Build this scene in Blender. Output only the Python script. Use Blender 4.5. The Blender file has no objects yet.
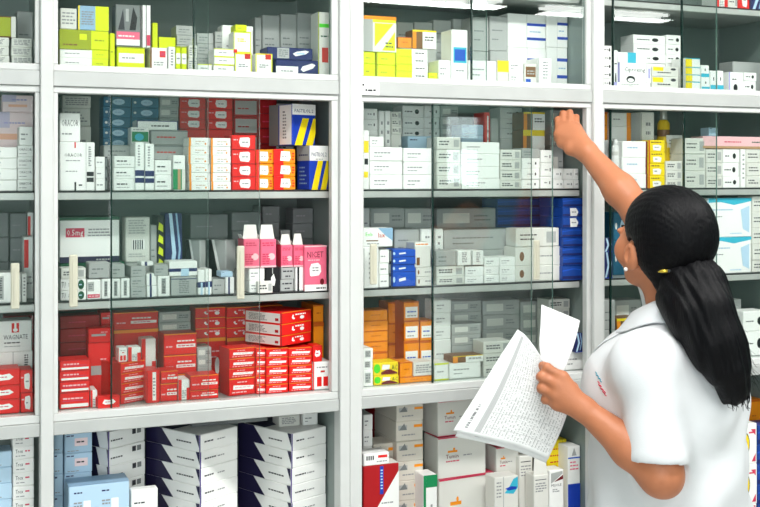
import bpy, bmesh, math, random
import numpy as np
from mathutils import Vector, Matrix
from mathutils.bvhtree import BVHTree

scene = bpy.context.scene
COL = scene.collection
random.seed(7)

# ------------------------------------------------------------------ camera
FPX, HOR, DIST, PHI, EYE = 1100.0, 178.0, 2.65, math.radians(22.4), 1.60
CP, SP = math.cos(PHI), math.sin(PHI)
cam_data = bpy.data.cameras.new('camera')
cam = bpy.data.objects.new('camera', cam_data)
COL.objects.link(cam)
cam.location = (0, -DIST, EYE)
cam.rotation_euler = (math.pi / 2, 0, -PHI)
cam_data.sensor_fit = 'HORIZONTAL'
cam_data.sensor_width = 36.0
cam_data.lens = 36.0 * FPX / 760.0
cam_data.shift_y = (HOR - 253.5) / 760.0
cam_data.clip_start = 0.05
scene.camera = cam


def wx(px, Y):                       # x on the plane y = Y seen at pixel column px
    u = (px - 380) / FPX
    t = (Y + DIST) / (CP - u * SP)
    return t * (SP + u * CP)


def wz(px, py, Y):
    u = (px - 380) / FPX
    t = (Y + DIST) / (CP - u * SP)
    return EYE + t * (HOR - py) / FPX


def PT(px, py, Z):                   # point at camera depth Z
    r = (px - 380) / FPX * Z
    return Vector((Z * SP + r * CP, -DIST + Z * CP - r * SP, EYE + (HOR - py) / FPX * Z))


# --------------------------------------------------------------- materials
def lin(c):
    c /= 255.0
    return c / 12.92 if c <= 0.04045 else ((c + 0.055) / 1.055) ** 2.4


PAL = dict(
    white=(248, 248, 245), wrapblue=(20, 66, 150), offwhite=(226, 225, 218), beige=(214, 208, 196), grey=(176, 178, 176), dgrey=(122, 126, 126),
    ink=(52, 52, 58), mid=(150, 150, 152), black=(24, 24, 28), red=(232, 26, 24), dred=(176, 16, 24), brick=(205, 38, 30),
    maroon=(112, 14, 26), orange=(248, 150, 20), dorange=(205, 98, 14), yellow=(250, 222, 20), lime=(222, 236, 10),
    olive=(158, 170, 24), navy=(28, 36, 96), dnavy=(34, 30, 66), blue=(24, 84, 196), royal=(22, 62, 178), teal=(34, 106, 140),
    lblue=(186, 216, 238), mblue=(150, 186, 216), cyan=(60, 184, 212), pink=(240, 108, 138), lpink=(246, 196, 200), rose=(214, 60, 92), peach=(250, 190, 160),
    green=(20, 140, 84), dgreen=(14, 84, 54), brown=(126, 84, 44), purple=(66, 50, 130), lilac=(176, 170, 220), bottle=(246, 206, 16),
    palepink=(250, 226, 228), lav=(205, 196, 222), bgreen=(80, 220, 40), tan=(190, 150, 110))
MATS = {}


def mat(name):
    if name in MATS:
        return MATS[name]
    m = bpy.data.materials.new('carton_' + name)
    m.use_nodes = True
    b = m.node_tree.nodes['Principled BSDF']
    r, g, bl = PAL[name]
    b.inputs['Base Color'].default_value = (lin(r), lin(g), lin(bl), 1)
    b.inputs['Roughness'].default_value = 0.42
    b.inputs['Specular IOR Level'].default_value = 0.4
    nt = m.node_tree
    tex = nt.nodes.new('ShaderNodeTexNoise')
    tex.inputs['Scale'].default_value = 60
    bump = nt.nodes.new('ShaderNodeBump')
    bump.inputs['Strength'].default_value = 0.06
    bump.inputs['Distance'].default_value = 0.002
    nt.links.new(tex.outputs['Fac'], bump.inputs['Height'])
    nt.links.new(bump.outputs['Normal'], b.inputs['Normal'])
    MATS[name] = m
    return m


def pmat(name, rgb, rough=0.5, metal=0.0, spec=0.5, noise=None, bump=None, **kw):
    """procedural principled material; noise=(scale, amount) varies the base colour, bump=(scale, strength)"""
    if name in MATS:
        return MATS[name]
    m = bpy.data.materials.new(name)
    m.use_nodes = True
    nt = m.node_tree
    b = nt.nodes['Principled BSDF']
    c = tuple(lin(v) for v in rgb)
    b.inputs['Base Color'].default_value = (*c, 1)
    b.inputs['Roughness'].default_value = rough
    b.inputs['Metallic'].default_value = metal
    b.inputs['Specular IOR Level'].default_value = spec
    for k, v in kw.items():
        b.inputs[k].default_value = v
    co = nt.nodes.new('ShaderNodeTexCoord')
    if noise:
        t = nt.nodes.new('ShaderNodeTexNoise')
        t.inputs['Scale'].default_value = noise[0]
        t.inputs['Detail'].default_value = 4
        nt.links.new(co.outputs['Object'], t.inputs['Vector'])
        r = nt.nodes.new('ShaderNodeValToRGB')
        r.color_ramp.elements[0].position = 0.3
        r.color_ramp.elements[1].position = 0.7
        k = noise[1]
        r.color_ramp.elements[0].color = (*[v * (1 - k) for v in c], 1)
        r.color_ramp.elements[1].color = (*[min(1, v * (1 + k)) for v in c], 1)
        nt.links.new(t.outputs['Fac'], r.inputs['Fac'])
        nt.links.new(r.outputs['Color'], b.inputs['Base Color'])
    if bump:
        t = nt.nodes.new('ShaderNodeTexNoise')
        t.inputs['Scale'].default_value = bump[0]
        t.inputs['Detail'].default_value = 3
        nt.links.new(co.outputs['Object'], t.inputs['Vector'])
        bn = nt.nodes.new('ShaderNodeBump')
        bn.inputs['Strength'].default_value = bump[1]
        bn.inputs['Distance'].default_value = 0.004
        nt.links.new(t.outputs['Fac'], bn.inputs['Height'])
        nt.links.new(bn.outputs['Normal'], b.inputs['Normal'])
    MATS[name] = m
    return m


def glass_mat(name, tint, f0=0.045):
    m = bpy.data.materials.new(name)
    m.use_nodes = True
    nt = m.node_tree
    nt.nodes.clear()
    out = nt.nodes.new('ShaderNodeOutputMaterial')
    mix = nt.nodes.new('ShaderNodeMixShader')
    tr = nt.nodes.new('ShaderNodeBsdfTransparent')
    gl = nt.nodes.new('ShaderNodeBsdfGlossy')
    tr.inputs['Color'].default_value = (*tint, 1)
    gl.inputs['Roughness'].default_value = 0.015
    gl.inputs['Color'].default_value = (0.95, 1.0, 0.98, 1)
    lw = nt.nodes.new('ShaderNodeLayerWeight')
    lw.inputs['Blend'].default_value = 0.5
    pw = nt.nodes.new('ShaderNodeMath'); pw.operation = 'POWER'; pw.inputs[1].default_value = 4
    mu = nt.nodes.new('ShaderNodeMath'); mu.operation = 'MULTIPLY_ADD'
    mu.inputs[1].default_value = 0.8; mu.inputs[2].default_value = f0
    nt.links.new(lw.outputs['Facing'], pw.inputs[0])
    nt.links.new(pw.outputs[0], mu.inputs[0])
    nt.links.new(mu.outputs[0], mix.inputs[0])
    nt.links.new(tr.outputs[0], mix.inputs[1])
    nt.links.new(gl.outputs[0], mix.inputs[2])
    nt.links.new(mix.outputs[0], out.inputs['Surface'])
    MATS[name] = m
    return m


def emit_mat(name, rgb, s):
    m = bpy.data.materials.new(name)
    m.use_nodes = True
    nt = m.node_tree
    b = nt.nodes['Principled BSDF']
    b.inputs['Base Color'].default_value = (*rgb, 1)
    b.inputs['Emission Color'].default_value = (*rgb, 1)
    b.inputs['Emission Strength'].default_value = s
    MATS[name] = m
    return m


ALU = pmat('white_aluminium', (213, 214, 212), 0.38, 0.0, 0.5, noise=(9, 0.03), bump=(40, 0.03))
ALU_BAND = pmat('brushed_aluminium_band', (190, 192, 190), 0.4, 0.1, 0.5, noise=(14, 0.04))
SILVER = pmat('silver_shelf_edge', (196, 198, 194), 0.35, 0.3, 0.5, noise=(20, 0.05))
GAP_SHADE = pmat('dark_gap_shade', (18, 18, 20), 0.6)  # near-black colour for the shadow line above the shelf edges
PANEL = pmat('cabinet_panel', (128, 140, 136), 0.35, 0.0, 0.5, noise=(6, 0.06))
SHELFB = pmat('shelf_board', (150, 156, 153), 0.4, noise=(8, 0.04))
PLASTIC = pmat('ivory_plastic', (206, 203, 184), 0.3, noise=(30, 0.02))
GEDGE = pmat('green_glass_edge', (16, 44, 38), 0.2)
GEDGE2 = pmat('polished_glass_edge', (104, 132, 124), 0.2)
GLASS = glass_mat('pane_glass', (0.972, 0.988, 0.982))


# ----------------------------------------------------------------- objects
def tag(o, label, cat, group=None, kind=None):
    if label: o['label'] = label
    if cat: o['category'] = cat
    if group: o['group'] = group
    if kind: o['kind'] = kind
    return o


def empty(name, loc=(0, 0, 0), rz=0.0):
    o = bpy.data.objects.new(name, None)
    o.empty_display_size = 0.05
    o.location = loc
    o.rotation_euler = (0, 0, rz)
    COL.objects.link(o)
    return o


def link(name, me, parent=None):
    o = bpy.data.objects.new(name, me)
    COL.objects.link(o)
    if parent is not None:
        o.parent = parent
    return o


class MB:
    """collects shapes with materials and links them as one mesh"""

    def __init__(self):
        self.v, self.f, self.m, self.mats = [], [], [], []

    def mi(self, m):
        if m not in self.mats:
            self.mats.append(m)
        return self.mats.index(m)

    def add(self, vs, fs, m):
        b = len(self.v)
        self.v += [tuple(p) for p in vs]
        k = self.mi(m)
        for f in fs:
            self.f.append([b + i for i in f])
            self.m.append(k)

    def box(self, x0, x1, y0, y1, z0, z1, m, c=0.0):
        if c <= 0:
            vs = [(x, y, z) for x in (x0, x1) for y in (y0, y1) for z in (z0, z1)]
            fs = [(0, 1, 3, 2), (4, 6, 7, 5), (0, 4, 5, 1), (2, 3, 7, 6), (0, 2, 6, 4), (1, 5, 7, 3)]
            self.add(vs, fs, m)
            return
        c = min(c, (x1 - x0) * .3, (y1 - y0) * .3, (z1 - z0) * .3)
        X, Y, Z = (x0, x1), (y0, y1), (z0, z1)
        vs, idx = [], {}
        for i in (0, 1):
            for j in (0, 1):
                for k in (0, 1):
                    si, sj, sk = (1 - 2 * i), (1 - 2 * j), (1 - 2 * k)
                    p = (X[i], Y[j], Z[k])
                    for ax in range(3):
                        q = [p[0] + si * c, p[1] + sj * c, p[2] + sk * c]
                        q[ax] = p[ax]
                        idx[i, j, k, ax] = len(vs)
                        vs.append(tuple(q))
        fs = []
        g = lambda i, j, k, a: idx[i, j, k, a]
        for a in range(3):
            o1, o2 = [b for b in range(3) if b != a]
            for s in (0, 1):
                q = []
                for (p1, p2) in ((0, 0), (1, 0), (1, 1), (0, 1)):
                    t = [0, 0, 0]; t[a] = s; t[o1] = p1; t[o2] = p2
                    q.append(g(*t, a))
                fs.append(q)
        for a in range(3):               # edges along axis a
            o1, o2 = [b for b in range(3) if b != a]
            for p1 in (0, 1):
                for p2 in (0, 1):
                    t0 = [0, 0, 0]; t0[o1] = p1; t0[o2] = p2
                    t1 = list(t0); t1[a] = 1
                    fs.append([g(*t0, o1), g(*t0, o2), g(*t1, o2), g(*t1, o1)])
        for i in (0, 1):
            for j in (0, 1):
                for k in (0, 1):
                    fs.append([g(i, j, k, 0), g(i, j, k, 1), g(i, j, k, 2)])
        self.add(vs, fs, m)

    def tube(self, pts, rad, m, n=8, caps=True):
        pts = [Vector(p) for p in pts]
        rads = rad if isinstance(rad, (list, tuple)) else [rad] * len(pts)
        vs, fs = [], []
        up = Vector((0, 0, 1))
        prev = None
        for i, p in enumerate(pts):
            d = (pts[min(i + 1, len(pts) - 1)] - pts[max(i - 1, 0)]).normalized()
            a = d.cross(up)
            if a.length < 1e-3:
                a = d.cross(Vector((1, 0, 0)))
            a.normalize()
            if prev is not None:
                a = prev - d * prev.dot(d)
                a.normalize()
            prev = a
            b = d.cross(a)
            for k in range(n):
                t = 2 * math.pi * k / n
                vs.append(p + (a * math.cos(t) + b * math.sin(t)) * rads[i])
        for i in range(len(pts) - 1):
            for k in range(n):
                k2 = (k + 1) % n
                fs.append((i * n + k, i * n + k2, (i + 1) * n + k2, (i + 1) * n + k))
        if caps:
            fs.append(tuple(range(n))[::-1])
            fs.append(tuple((len(pts) - 1) * n + k for k in range(n)))
        self.add(vs, fs, m)

    def lathe(self, prof, m, n=20, at=(0, 0, 0)):
        vs, fs = [], []
        for r, z in prof:
            for k in range(n):
                t = 2 * math.pi * k / n
                vs.append((at[0] + r * math.cos(t), at[1] + r * math.sin(t), at[2] + z))
        for i in range(len(prof) - 1):
            for k in range(n):
                k2 = (k + 1) % n
                fs.append((i * n + k, i * n + k2, (i + 1) * n + k2, (i + 1) * n + k))
        fs.append(tuple(range(n))[::-1])
        fs.append(tuple((len(prof) - 1) * n + k for k in range(n)))
        self.add(vs, fs, m)

    def mesh(self, name, smooth=False):
        me = bpy.data.meshes.new(name)
        me.from_pydata(self.v, [], self.f)
        for m in self.mats:
            me.materials.append(m)
        me.polygons.foreach_set('material_index', self.m)
        bm = bmesh.new(); bm.from_mesh(me)
        closed = all(e.is_manifold for e in bm.edges)
        if closed:
            bmesh.ops.recalc_face_normals(bm, faces=bm.faces)
            bm.to_mesh(me)
        bm.free()
        if smooth:
            me.polygons.foreach_set('use_smooth', [True] * len(me.polygons))
        me.update()
        return me

    def build(self, name, parent=None, smooth=False):
        return link(name, self.mesh(name, smooth), parent)


_text = {}


def text_geo(s):
    """glyph outlines of a short text, 1 high, starting at x = 0: (verts, faces, width)"""
    if s in _text:
        return _text[s]
    cu = bpy.data.curves.new('lettering', 'FONT')
    cu.body = s
    cu.resolution_u = 1
    o = bpy.data.objects.new('lettering', cu)
    COL.objects.link(o)
    dg = bpy.context.evaluated_depsgraph_get()
    me = o.evaluated_get(dg).to_mesh()
    vs = [(v.co.x, v.co.y) for v in me.vertices]
    fs = [tuple(p.vertices) for p in me.polygons]
    o.evaluated_get(dg).to_mesh_clear()
    bpy.data.objects.remove(o)
    bpy.data.curves.remove(cu)
    x0 = min(p[0] for p in vs); h = 0.7
    vs = [((p[0] - x0) / h, p[1] / h) for p in vs]
    _text[s] = (vs, fs, max(p[0] for p in vs))
    return _text[s]
# -------------------------------------------------------------------- room
RX0, RX1, RY0, RY1, RH = -2.6, 6.4, -5.2, 0.46, 3.0
WALLM = pmat('wall_paint', (118, 146, 138), 0.7, noise=(3, 0.05), bump=(60, 0.05))
CEILM = pmat('ceiling_paint', (226, 228, 224), 0.8, noise=(3, 0.03), bump=(30, 0.05))


def tile_mat():
    m = bpy.data.materials.new('floor_tiles')
    m.use_nodes = True
    nt = m.node_tree
    b = nt.nodes['Principled BSDF']
    co = nt.nodes.new('ShaderNodeTexCoord')
    br = nt.nodes.new('ShaderNodeTexBrick')
    br.offset = 0
    br.inputs['Color1'].default_value = (0.50, 0.49, 0.46, 1)
    br.inputs['Color2'].default_value = (0.46, 0.45, 0.43, 1)
    br.inputs['Mortar'].default_value = (0.2, 0.2, 0.19, 1)
    br.inputs['Scale'].default_value = 1.0
    br.inputs['Mortar Size'].default_value = 0.006
    br.inputs['Brick Width'].default_value = 0.4
    br.inputs['Row Height'].default_value = 0.4
    nt.links.new(co.outputs['Object'], br.inputs['Vector'])
    nt.links.new(br.outputs['Color'], b.inputs['Base Color'])
    b.inputs['Roughness'].default_value = 0.3
    return m


def structure(name, mb):
    o = mb.build(name)
    o['kind'] = 'structure'
    return o


b = MB(); b.box(RX0, RX1, RY0, RY1, -0.1, 0, tile_mat()); structure('floor', b)
b = MB(); b.box(RX0, RX1, RY0, RY1, RH, RH + 0.1, CEILM); structure('ceiling', b)
b = MB(); b.box(RX0, RX1, RY1, RY1 + 0.1, 0, RH, WALLM); structure('wall_back', b)
b = MB(); b.box(RX0 - 0.1, RX0, RY0, RY1, 0, RH, WALLM); structure('wall_left', b)
b = MB(); b.box(RX1, RX1 + 0.1, RY0, RY1, 0, RH, WALLM); structure('wall_right', b)
# front wall (behind the photographer) with a wide shop window and a tall narrow one
WIN = [(-2.45, -0.05, 0.5, 2.7), (3.80, 4.16, 0.45, 2.12)]
b = MB()
y0, y1 = RY0 - 0.1, RY0
xs = [RX0, WIN[0][0], WIN[0][1], WIN[1][0], WIN[1][1], RX1]
for i in (0, 2, 4):
    b.box(xs[i], xs[i + 1], y0, y1, 0, RH, WALLM)
for (a, c, z0, z1) in WIN:
    b.box(a, c, y0, y1, 0, z0, WALLM)
    b.box(a, c, y0, y1, z1, RH, WALLM)
structure('wall_front', b)
FRM = pmat('window_frame_paint', (120, 124, 122), 0.4, noise=(8, .03))
WGL = glass_mat('window_glass', (0.97, 0.98, 0.98), 0.04)
for n, (a, c, z0, z1) in enumerate(WIN, 1):
    f = MB()
    t = 0.03
    f.box(a, a + t, y0 + .02, y1 - .02, z0, z1, FRM); f.box(c - t, c, y0 + .02, y1 - .02, z0, z1, FRM)
    f.box(a + t, c - t, y0 + .02, y1 - .02, z0, z0 + t, FRM); f.box(a + t, c - t, y0 + .02, y1 - .02, z1 - t, z1, FRM)
    k = 3 if n == 1 else 0
    for i in range(1, k):
        xm = a + (c - a) * i / k
        f.box(xm - .02, xm + .02, y0 + .03, y1 - .03, z0 + t, z1 - t, FRM)
    if n == 2:
        for z2, z3 in ((.70, 1.26), (1.43, 1.53), (1.83, 1.92)):
            f.box(a + t, c - t, y0 + .03, y1 - .03, z2, z3, FRM)
    o = f.build('window_%d' % n); o['kind'] = 'structure'
    g = MB(); g.box(a + t, c - t, y0 + .048, y0 + .052, z0 + t, z1 - t, WGL)
    g.build('pane', o)

# fluorescent ceiling fittings
TUBE = emit_mat('fluorescent_tube', (1.0, 0.99, 0.96), 9.0)
FITM = pmat('fitting_enamel', (235, 236, 234), 0.35, noise=(10, .02))


def fitting(x, y, label):
    r = tag(empty('ceiling_light', (x, y, RH - 0.09)), label, 'light', 'fluorescent ceiling fittings')
    h = MB(); h.box(-.62, .62, -.10, .10, .03, .0895, FITM, .006); h.build('housing', r)
    for s in (-1, 1):
        tb = MB(); tb.tube([(-.58, s * .05, .012), (.58, s * .05, .012)], .013, TUBE, 10); tb.build('tube', r, True)
    return r


fitting(1.0, -1.2, 'twin tube ceiling light above the aisle, nearest the cabinets, left one')
fitting(2.9, -1.2, 'twin tube ceiling light above the aisle, nearest the cabinets, right one')
fitting(1.0, -3.4, 'twin tube ceiling light near the shop window, left one')
fitting(3.4, -4.65, 'twin tube ceiling light near the shop window, middle one')
fitting(5.0, -4.75, 'twin tube ceiling light near the shop window, right one')


def area(name, loc, rot, sx, sy, power, col=(1, 1, 1)):
    l = bpy.data.lights.new(name, 'AREA')
    l.shape = 'RECTANGLE'; l.size = sx; l.size_y = sy; l.energy = power; l.color = col
    o = bpy.data.objects.new(name, l)
    o.location = loc; o.rotation_euler = rot
    COL.objects.link(o)
    return o


for i, (x, y, p) in enumerate(((1.0, -1.2, 40), (2.9, -1.2, 40), (1.0, -3.4, 34), (3.4, -4.65, 26), (5.0, -4.75, 12))):
    area('fluorescent_light', (x, y, RH - 0.12), (0, 0, 0), 1.2, 0.2, p, (1.0, 0.99, 0.97))
# daylight through the shop windows
area('daylight', (-1.25, RY0 - 0.16, 1.6), (math.radians(90), 0, 0), 2.5, 2.2, 92, (0.97, 0.99, 1.0))

w = bpy.data.worlds.new('world')
scene.world = w
w.use_nodes = True
nt = w.node_tree
bg = nt.nodes['Background']
bg.inputs['Color'].default_value = (0.92, 0.97, 1.0, 1)
bg.inputs['Strength'].default_value = 3.0

scene.view_settings.view_transform = 'Standard'
scene.view_settings.look = 'None'
scene.view_settings.exposure = 0.0
scene.view_settings.gamma = 1.0
scene.view_settings.use_curve_mapping = False
scene.cycles.transparent_max_bounces = 24
scene.cycles.max_bounces = 8

# ---------------------------------------------------------------- cabinets
YB = 0.36                                    # inner back
ZTOP = 2.46
FLOORS = {'U': 1.864, 'R1': 1.5695, 'R2': 1.308, 'R3': 1.0525, 'Z': 0.56, 'T': 2.121}


def cabinet(label, xs, posts):
    """xs: opening (x0, x1) of each bay; posts: (x0, x1) of each post"""
    X0, X1 = posts[0][0], posts[-1][1]
    root = tag(empty('display_cabinet', ((X0 + X1) / 2, 0.18, 0)), label, 'cabinet', 'white aluminium display cabinets')
    mb = lambda: MB()
    ox, oy = -(X0 + X1) / 2, -0.18

    def bx(m, x0, x1, y0, y1, z0, z1, mt, c=0.0):
        m.box(x0 + ox, x1 + ox, y0 + oy, y1 + oy, z0, z1, mt, c)

    for (a, c) in posts:
        m = MB()
        bx(m, a, c, -0.016, 0.03, 0, ZTOP, ALU, 0.002)
        m.build('post', root)
        m = MB()
        xm = (a + c) / 2
        if a == X0: xm = a + 0.012
        if c == X1: xm = c - 0.012
        bx(m, xm - .008, xm + .008, 0.0302, YB, 0.04, ZTOP - .02, PANEL)
        m.build('divider', root)
    m = MB(); bx(m, X0 + .002, X1 - .002, YB + .0005, YB + .012, 0.02, ZTOP - .01, PANEL); m.build('back_panel', root)
    m = MB(); bx(m, X0, X1, -0.01, YB + .012, ZTOP + .0005, ZTOP + .02, ALU); m.build('top_panel', root)
    inner = [(posts[i][1], posts[i + 1][0]) for i in range(len(posts) - 1)]
    for (a, c), (p0, p1) in zip(xs, inner):
        # rails: a flat band between two narrower sash strips
        for (z0, b0, b1, z1) in ((1.798, 1.813, 1.848, 1.864), (1.004, 1.004, 1.034, 1.0525), (2.38, 2.39, 2.43, 2.459), (0.48, 0.48, 0.53, 0.545)):
            m = MB()
            bx(m, p0 + .0003, p1 - .0003, -0.010, 0.03, b0, b1, ALU_BAND, 0.0015)
            if b0 > z0: bx(m, p0 + .0003, p1 - .0003, -0.004, 0.03, z0, b0 - .0006, ALU, 0.0012)
            bx(m, p0 + .0003, p1 - .0003, -0.004, 0.03, b1 + .0006, z1, ALU, 0.0012)
            if z0 == 1.798 or z0 == 1.004:
                bx(m, p0 + .006, p1 - .006, 0.0302, YB - .001, z1 - .02, z1 - .0005, SHELFB)
            m.build('rail', root)
        for (z0, z1) in ((1.8645, 2.3795), (1.053, 1.7975)):
            for (q0, q1) in ((p0 + .0003, a), (c, p1 - .0003)):
                m = MB(); bx(m, q0, q1, -0.004, 0.018, z0, z1, ALU, 0.0012); m.build('jamb', root)
        for z in (FLOORS['R1'], FLOORS['R2'], FLOORS['T']):
            s = MB(); bx(s, p0 + .008, p1 - .008, 0.056, YB - .001, z - .018, z - .0005, SHELFB)
            so = s.build('shelf', root)
            e = MB()
            bx(e, p0 + .008, p1 - .008, 0.045, 0.0558, z - .0215, z - .0045, SILVER, .0012)
            e.build('shelf_edge', so)
            e = MB(); bx(e, p0 + .008, p1 - .008, 0.047, 0.0558, z - .0043, z - .0002, GAP_SHADE); e.build('shelf_gap_shade', so)  # shadowed gap above the silver edge, modelled as a dark strip
        s = MB(); bx(s, p0 + .008, p1 - .008, 0.0302, YB - .001, FLOORS['Z'] - .018, FLOORS['Z'] - .0005, SHELFB); s.build('shelf', root)
        # base cupboard doors under the open shelf
        for i in (0, 1):
            d0 = p0 + .004 + i * (p1 - p0) / 2
            d = MB(); bx(d, d0, d0 + (p1 - p0) / 2 - .008, -.008, .012, .06, .475, ALU, .003)
            do = d.build('door', root)
            hx = d0 + (p1 - p0) / 2 - .06 if i == 0 else d0 + .05
            hd = MB(); bx(hd, hx, hx + .012, -.03, -.0085, .28, .40, SILVER, .003); hd.build('handle', do)
    return root, ox, oy


def pane(cab, x0, x1, z0, z1, track, handle=None):
    root, ox, oy = cab
    y0 = (0.004, 0.015)[track]
    t = 0.006
    m = MB()
    X0, X1, Y0, Y1 = x0 + ox, x1 + ox, y0 + oy, y0 + t + oy
    vs = [(x, y, z) for x in (X0, X1) for y in (Y0, Y1) for z in (z0, z1)]
    m.add(vs, [(0, 4, 5, 1), (2, 3, 7, 6), (0, 2, 6, 4), (1, 5, 7, 3)], GLASS)
    m.add(vs, [(0, 1, 3, 2)], GEDGE)
    m.add(vs, [(4, 6, 7, 5)], GEDGE2)
    o = m.build('sliding_door', root)
    o['label'] = 'clear sliding glass pane with ' + ('ivory finger pull' if handle else 'dark green edge')
    if track == 0 or x0 > 1.78:
        e = MB(); e.box(X0 - .0022, X0 - .0002, Y0 - .0004, Y1 + .0004, z0 + .001, z1 - .001, GEDGE); e.box(X0 - .0002, X0 + .0014, Y0 - .0006, Y0 - .0002, z0 + .001, z1 - .001, GEDGE)
        e.build('edge_seal', o)
    if handle:
        hx, hz0, hz1 = handle
        h = MB()
        h.box(hx - .0095 + ox, hx + .0095 + ox, Y0 - .008, Y0 - .0004, hz0, hz1, PLASTIC, .003)
        h.box(hx - .003 + ox, hx + .003 + ox, Y0 - .0105, Y0 - .0082, hz0 + .01, hz1 - .01, PLASTIC, .001)
        h.build('handle', o)
    return o


A0, A1 = 0.2312, 0.282
cabL = cabinet('white aluminium glass cabinet holding red medicine boxes, left of the double post', [(-.452, .231), (.282, .957)], [(-.49, -.462), (.242, .271), (.976, 1.0028)])
cabR = cabinet('white aluminium glass cabinet behind the woman, right of the double post', [(1.045, 1.721), (1.781, 2.466)], [(1.0034, 1.036), (1.737, 1.769), (2.476, 2.506)])
LO = (1.0535, 1.797); UP = (1.865, 2.379)
# edge bay / bay 1 / bay 2 / bay 3, lower group
pane(cabL, -.450, -.10, *LO, 1)
pane(cabL, -.128, .226, *LO, 0, (wx(15, 0), 1.30, 1.405))
pane(cabL, .284, wx(208, .02), *LO, 1, (wx(74, .0), 1.297, 1.420))
pane(cabL, wx(111.5, 0.004), wx(260, 0.004), *LO, 0, (wx(240.5, 0), 1.300, 1.432))
pane(cabR, 1.047, wx(531, .02), *LO, 1, (wx(375, 0), 1.322, 1.428))
pane(cabR, wx(433, .004), wx(553, .004), *LO, 0, (wx(536.5, 0), 1.318, 1.428))
pane(cabR, wx(610, .02), wx(716, .02), *LO, 1)
pane(cabR, wx(684.5, .004), 2.464, *LO, 0, (2.43, 1.318, 1.428))
# upper group
pane(cabL, -.450, -.10, *UP, 1)
pane(cabL, -.128, .230, *UP, 0)
pane(cabL, .284, wx(208, .02), *UP, 1)
pane(cabL, wx(194, .004), .955, *UP, 0)
pane(cabR, 1.047, wx(486, .02), *UP, 1)
pane(cabR, wx(472, .004), 1.719, *UP, 0)
pane(cabR, wx(612.5, .02), wx(716, .02), *UP, 1)
pane(cabR, wx(682.5, .004), 2.464, *UP, 0)
# paper price tag stuck on the rail
m = MB()
tx0, tx1, tz0, tz1 = wx(361, -.012), wx(379.5, -.012), wz(370, 95, -.012), wz(370, 82.5, -.012)
m.box(tx0, tx1, -.0116, -.0106, tz0, tz1, mat('white'))
for (a, c, z) in ((.24, .34, .40), (.38, .62, .38), (.66, .8, .4)):
    m.box(tx0 + (tx1 - tx0) * a, tx0 + (tx1 - tx0) * c, -.0119, -.0117, tz0 + (tz1 - tz0) * (z - .09), tz0 + (tz1 - tz0) * (z + .07), mat('ink'))
m.box(tx0 + .004, tx0 + .009, -.0122, -.0117, tz1 - .009, tz1 - .004, mat('black'))
rt = m.build('shelf_tag')
tag(rt, 'small white paper tag with print stuck on the rail beside the double post', 'tag')
# ------------------------------------------------------------------- boxes
# prints: ('r',face,u0,v0,u1,v1,col) rect, ('b',face,u0,v0,u1,v1,col,rows) rows of tiny print,
#         ('t',face,u,v,h,text,col) lettering, ('o',face,u,v,ru,rv,col) oval, ('p',face,pts,col) polygon
def printer(mb, w, d, h, prints, rnd, e0=0.0003):
    def at(face, u, v, e):
        if face == 'F': return (-w / 2 + u * w, -d / 2 - e, v * h)
        if face == 'L': return (-w / 2 - e, d / 2 - u * d, v * h)
        if face == 'R': return (w / 2 + e, -d / 2 + u * d, v * h)
        return (-w / 2 + u * w, -d / 2 + v * d, h + e)

    def quad(face, u0, v0, u1, v1, e, m):
        mb.add([at(face, u0, v0, e), at(face, u1, v0, e), at(face, u1, v1, e), at(face, u0, v1, e)], [(0, 1, 2, 3)], m)

    for i, p in enumerate(prints):
        e = e0 + 0.00012 * i
        k, face = p[0], p[1]
        if k == 'r':
            quad(face, *p[2:6], e, mat(p[6]))
        elif k == 'b':
            u0, v0, u1, v1, col, n = p[2:8]
            W, H = {'F': (w, h), 'L': (d, h), 'R': (d, h), 'T': (w, d)}[face]
            tot = (v1 - v0) * H
            lh = min(tot / n, max(.0065, tot / max(n, 9)))
            lines = max(n, min(3, int(tot / lh * .5))) if n <= 2 else n
            lines = min(lines, int(tot / lh + .01)) or 1
            step = tot / lines
            wmin = max(.004, .05 * (u1 - u0) * W)
            for r in range(lines):
                va = v0 + (r + .5) * step / H - lh * .27 / H
                u = u0 + rnd.random() * .05 * (u1 - u0)
                end = u1 - rnd.random() * .35 * (u1 - u0)
                while u < end:
                    du = wmin * rnd.uniform(1, 2.6) / W
                    quad(face, u, va, min(u + du, u1), va + lh * .54 / H, e, mat(col))
                    u += du + wmin * .45 / W
        elif k == 't':
            u, v, hh, s, col = p[2:7]
            vs, fs, tw = text_geo(s)
            W, H = {'F': (w, h), 'L': (d, h), 'R': (d, h), 'T': (w, d)}[face]
            k2 = hh * H
            wmax = p[7] * W if len(p) > 7 else 1e9
            sx = min(k2, wmax / tw)
            mb.add([at(face, u + x * sx / W, v + y * k2 / H, e) for x, y in vs], fs, mat(col))
        elif k == 'o':
            u, v, ru, rv, col = p[2:7]
            n = 18
            mb.add([at(face, u + ru * math.cos(6.2832 * t / n), v + rv * math.sin(6.2832 * t / n), e) for t in range(n)], [tuple(range(n))], mat(col))
        elif k == 'p':
            mb.add([at(face, u, v, e) for u, v in p[2]], [tuple(range(len(p[2])))], mat(p[3]))


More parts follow.
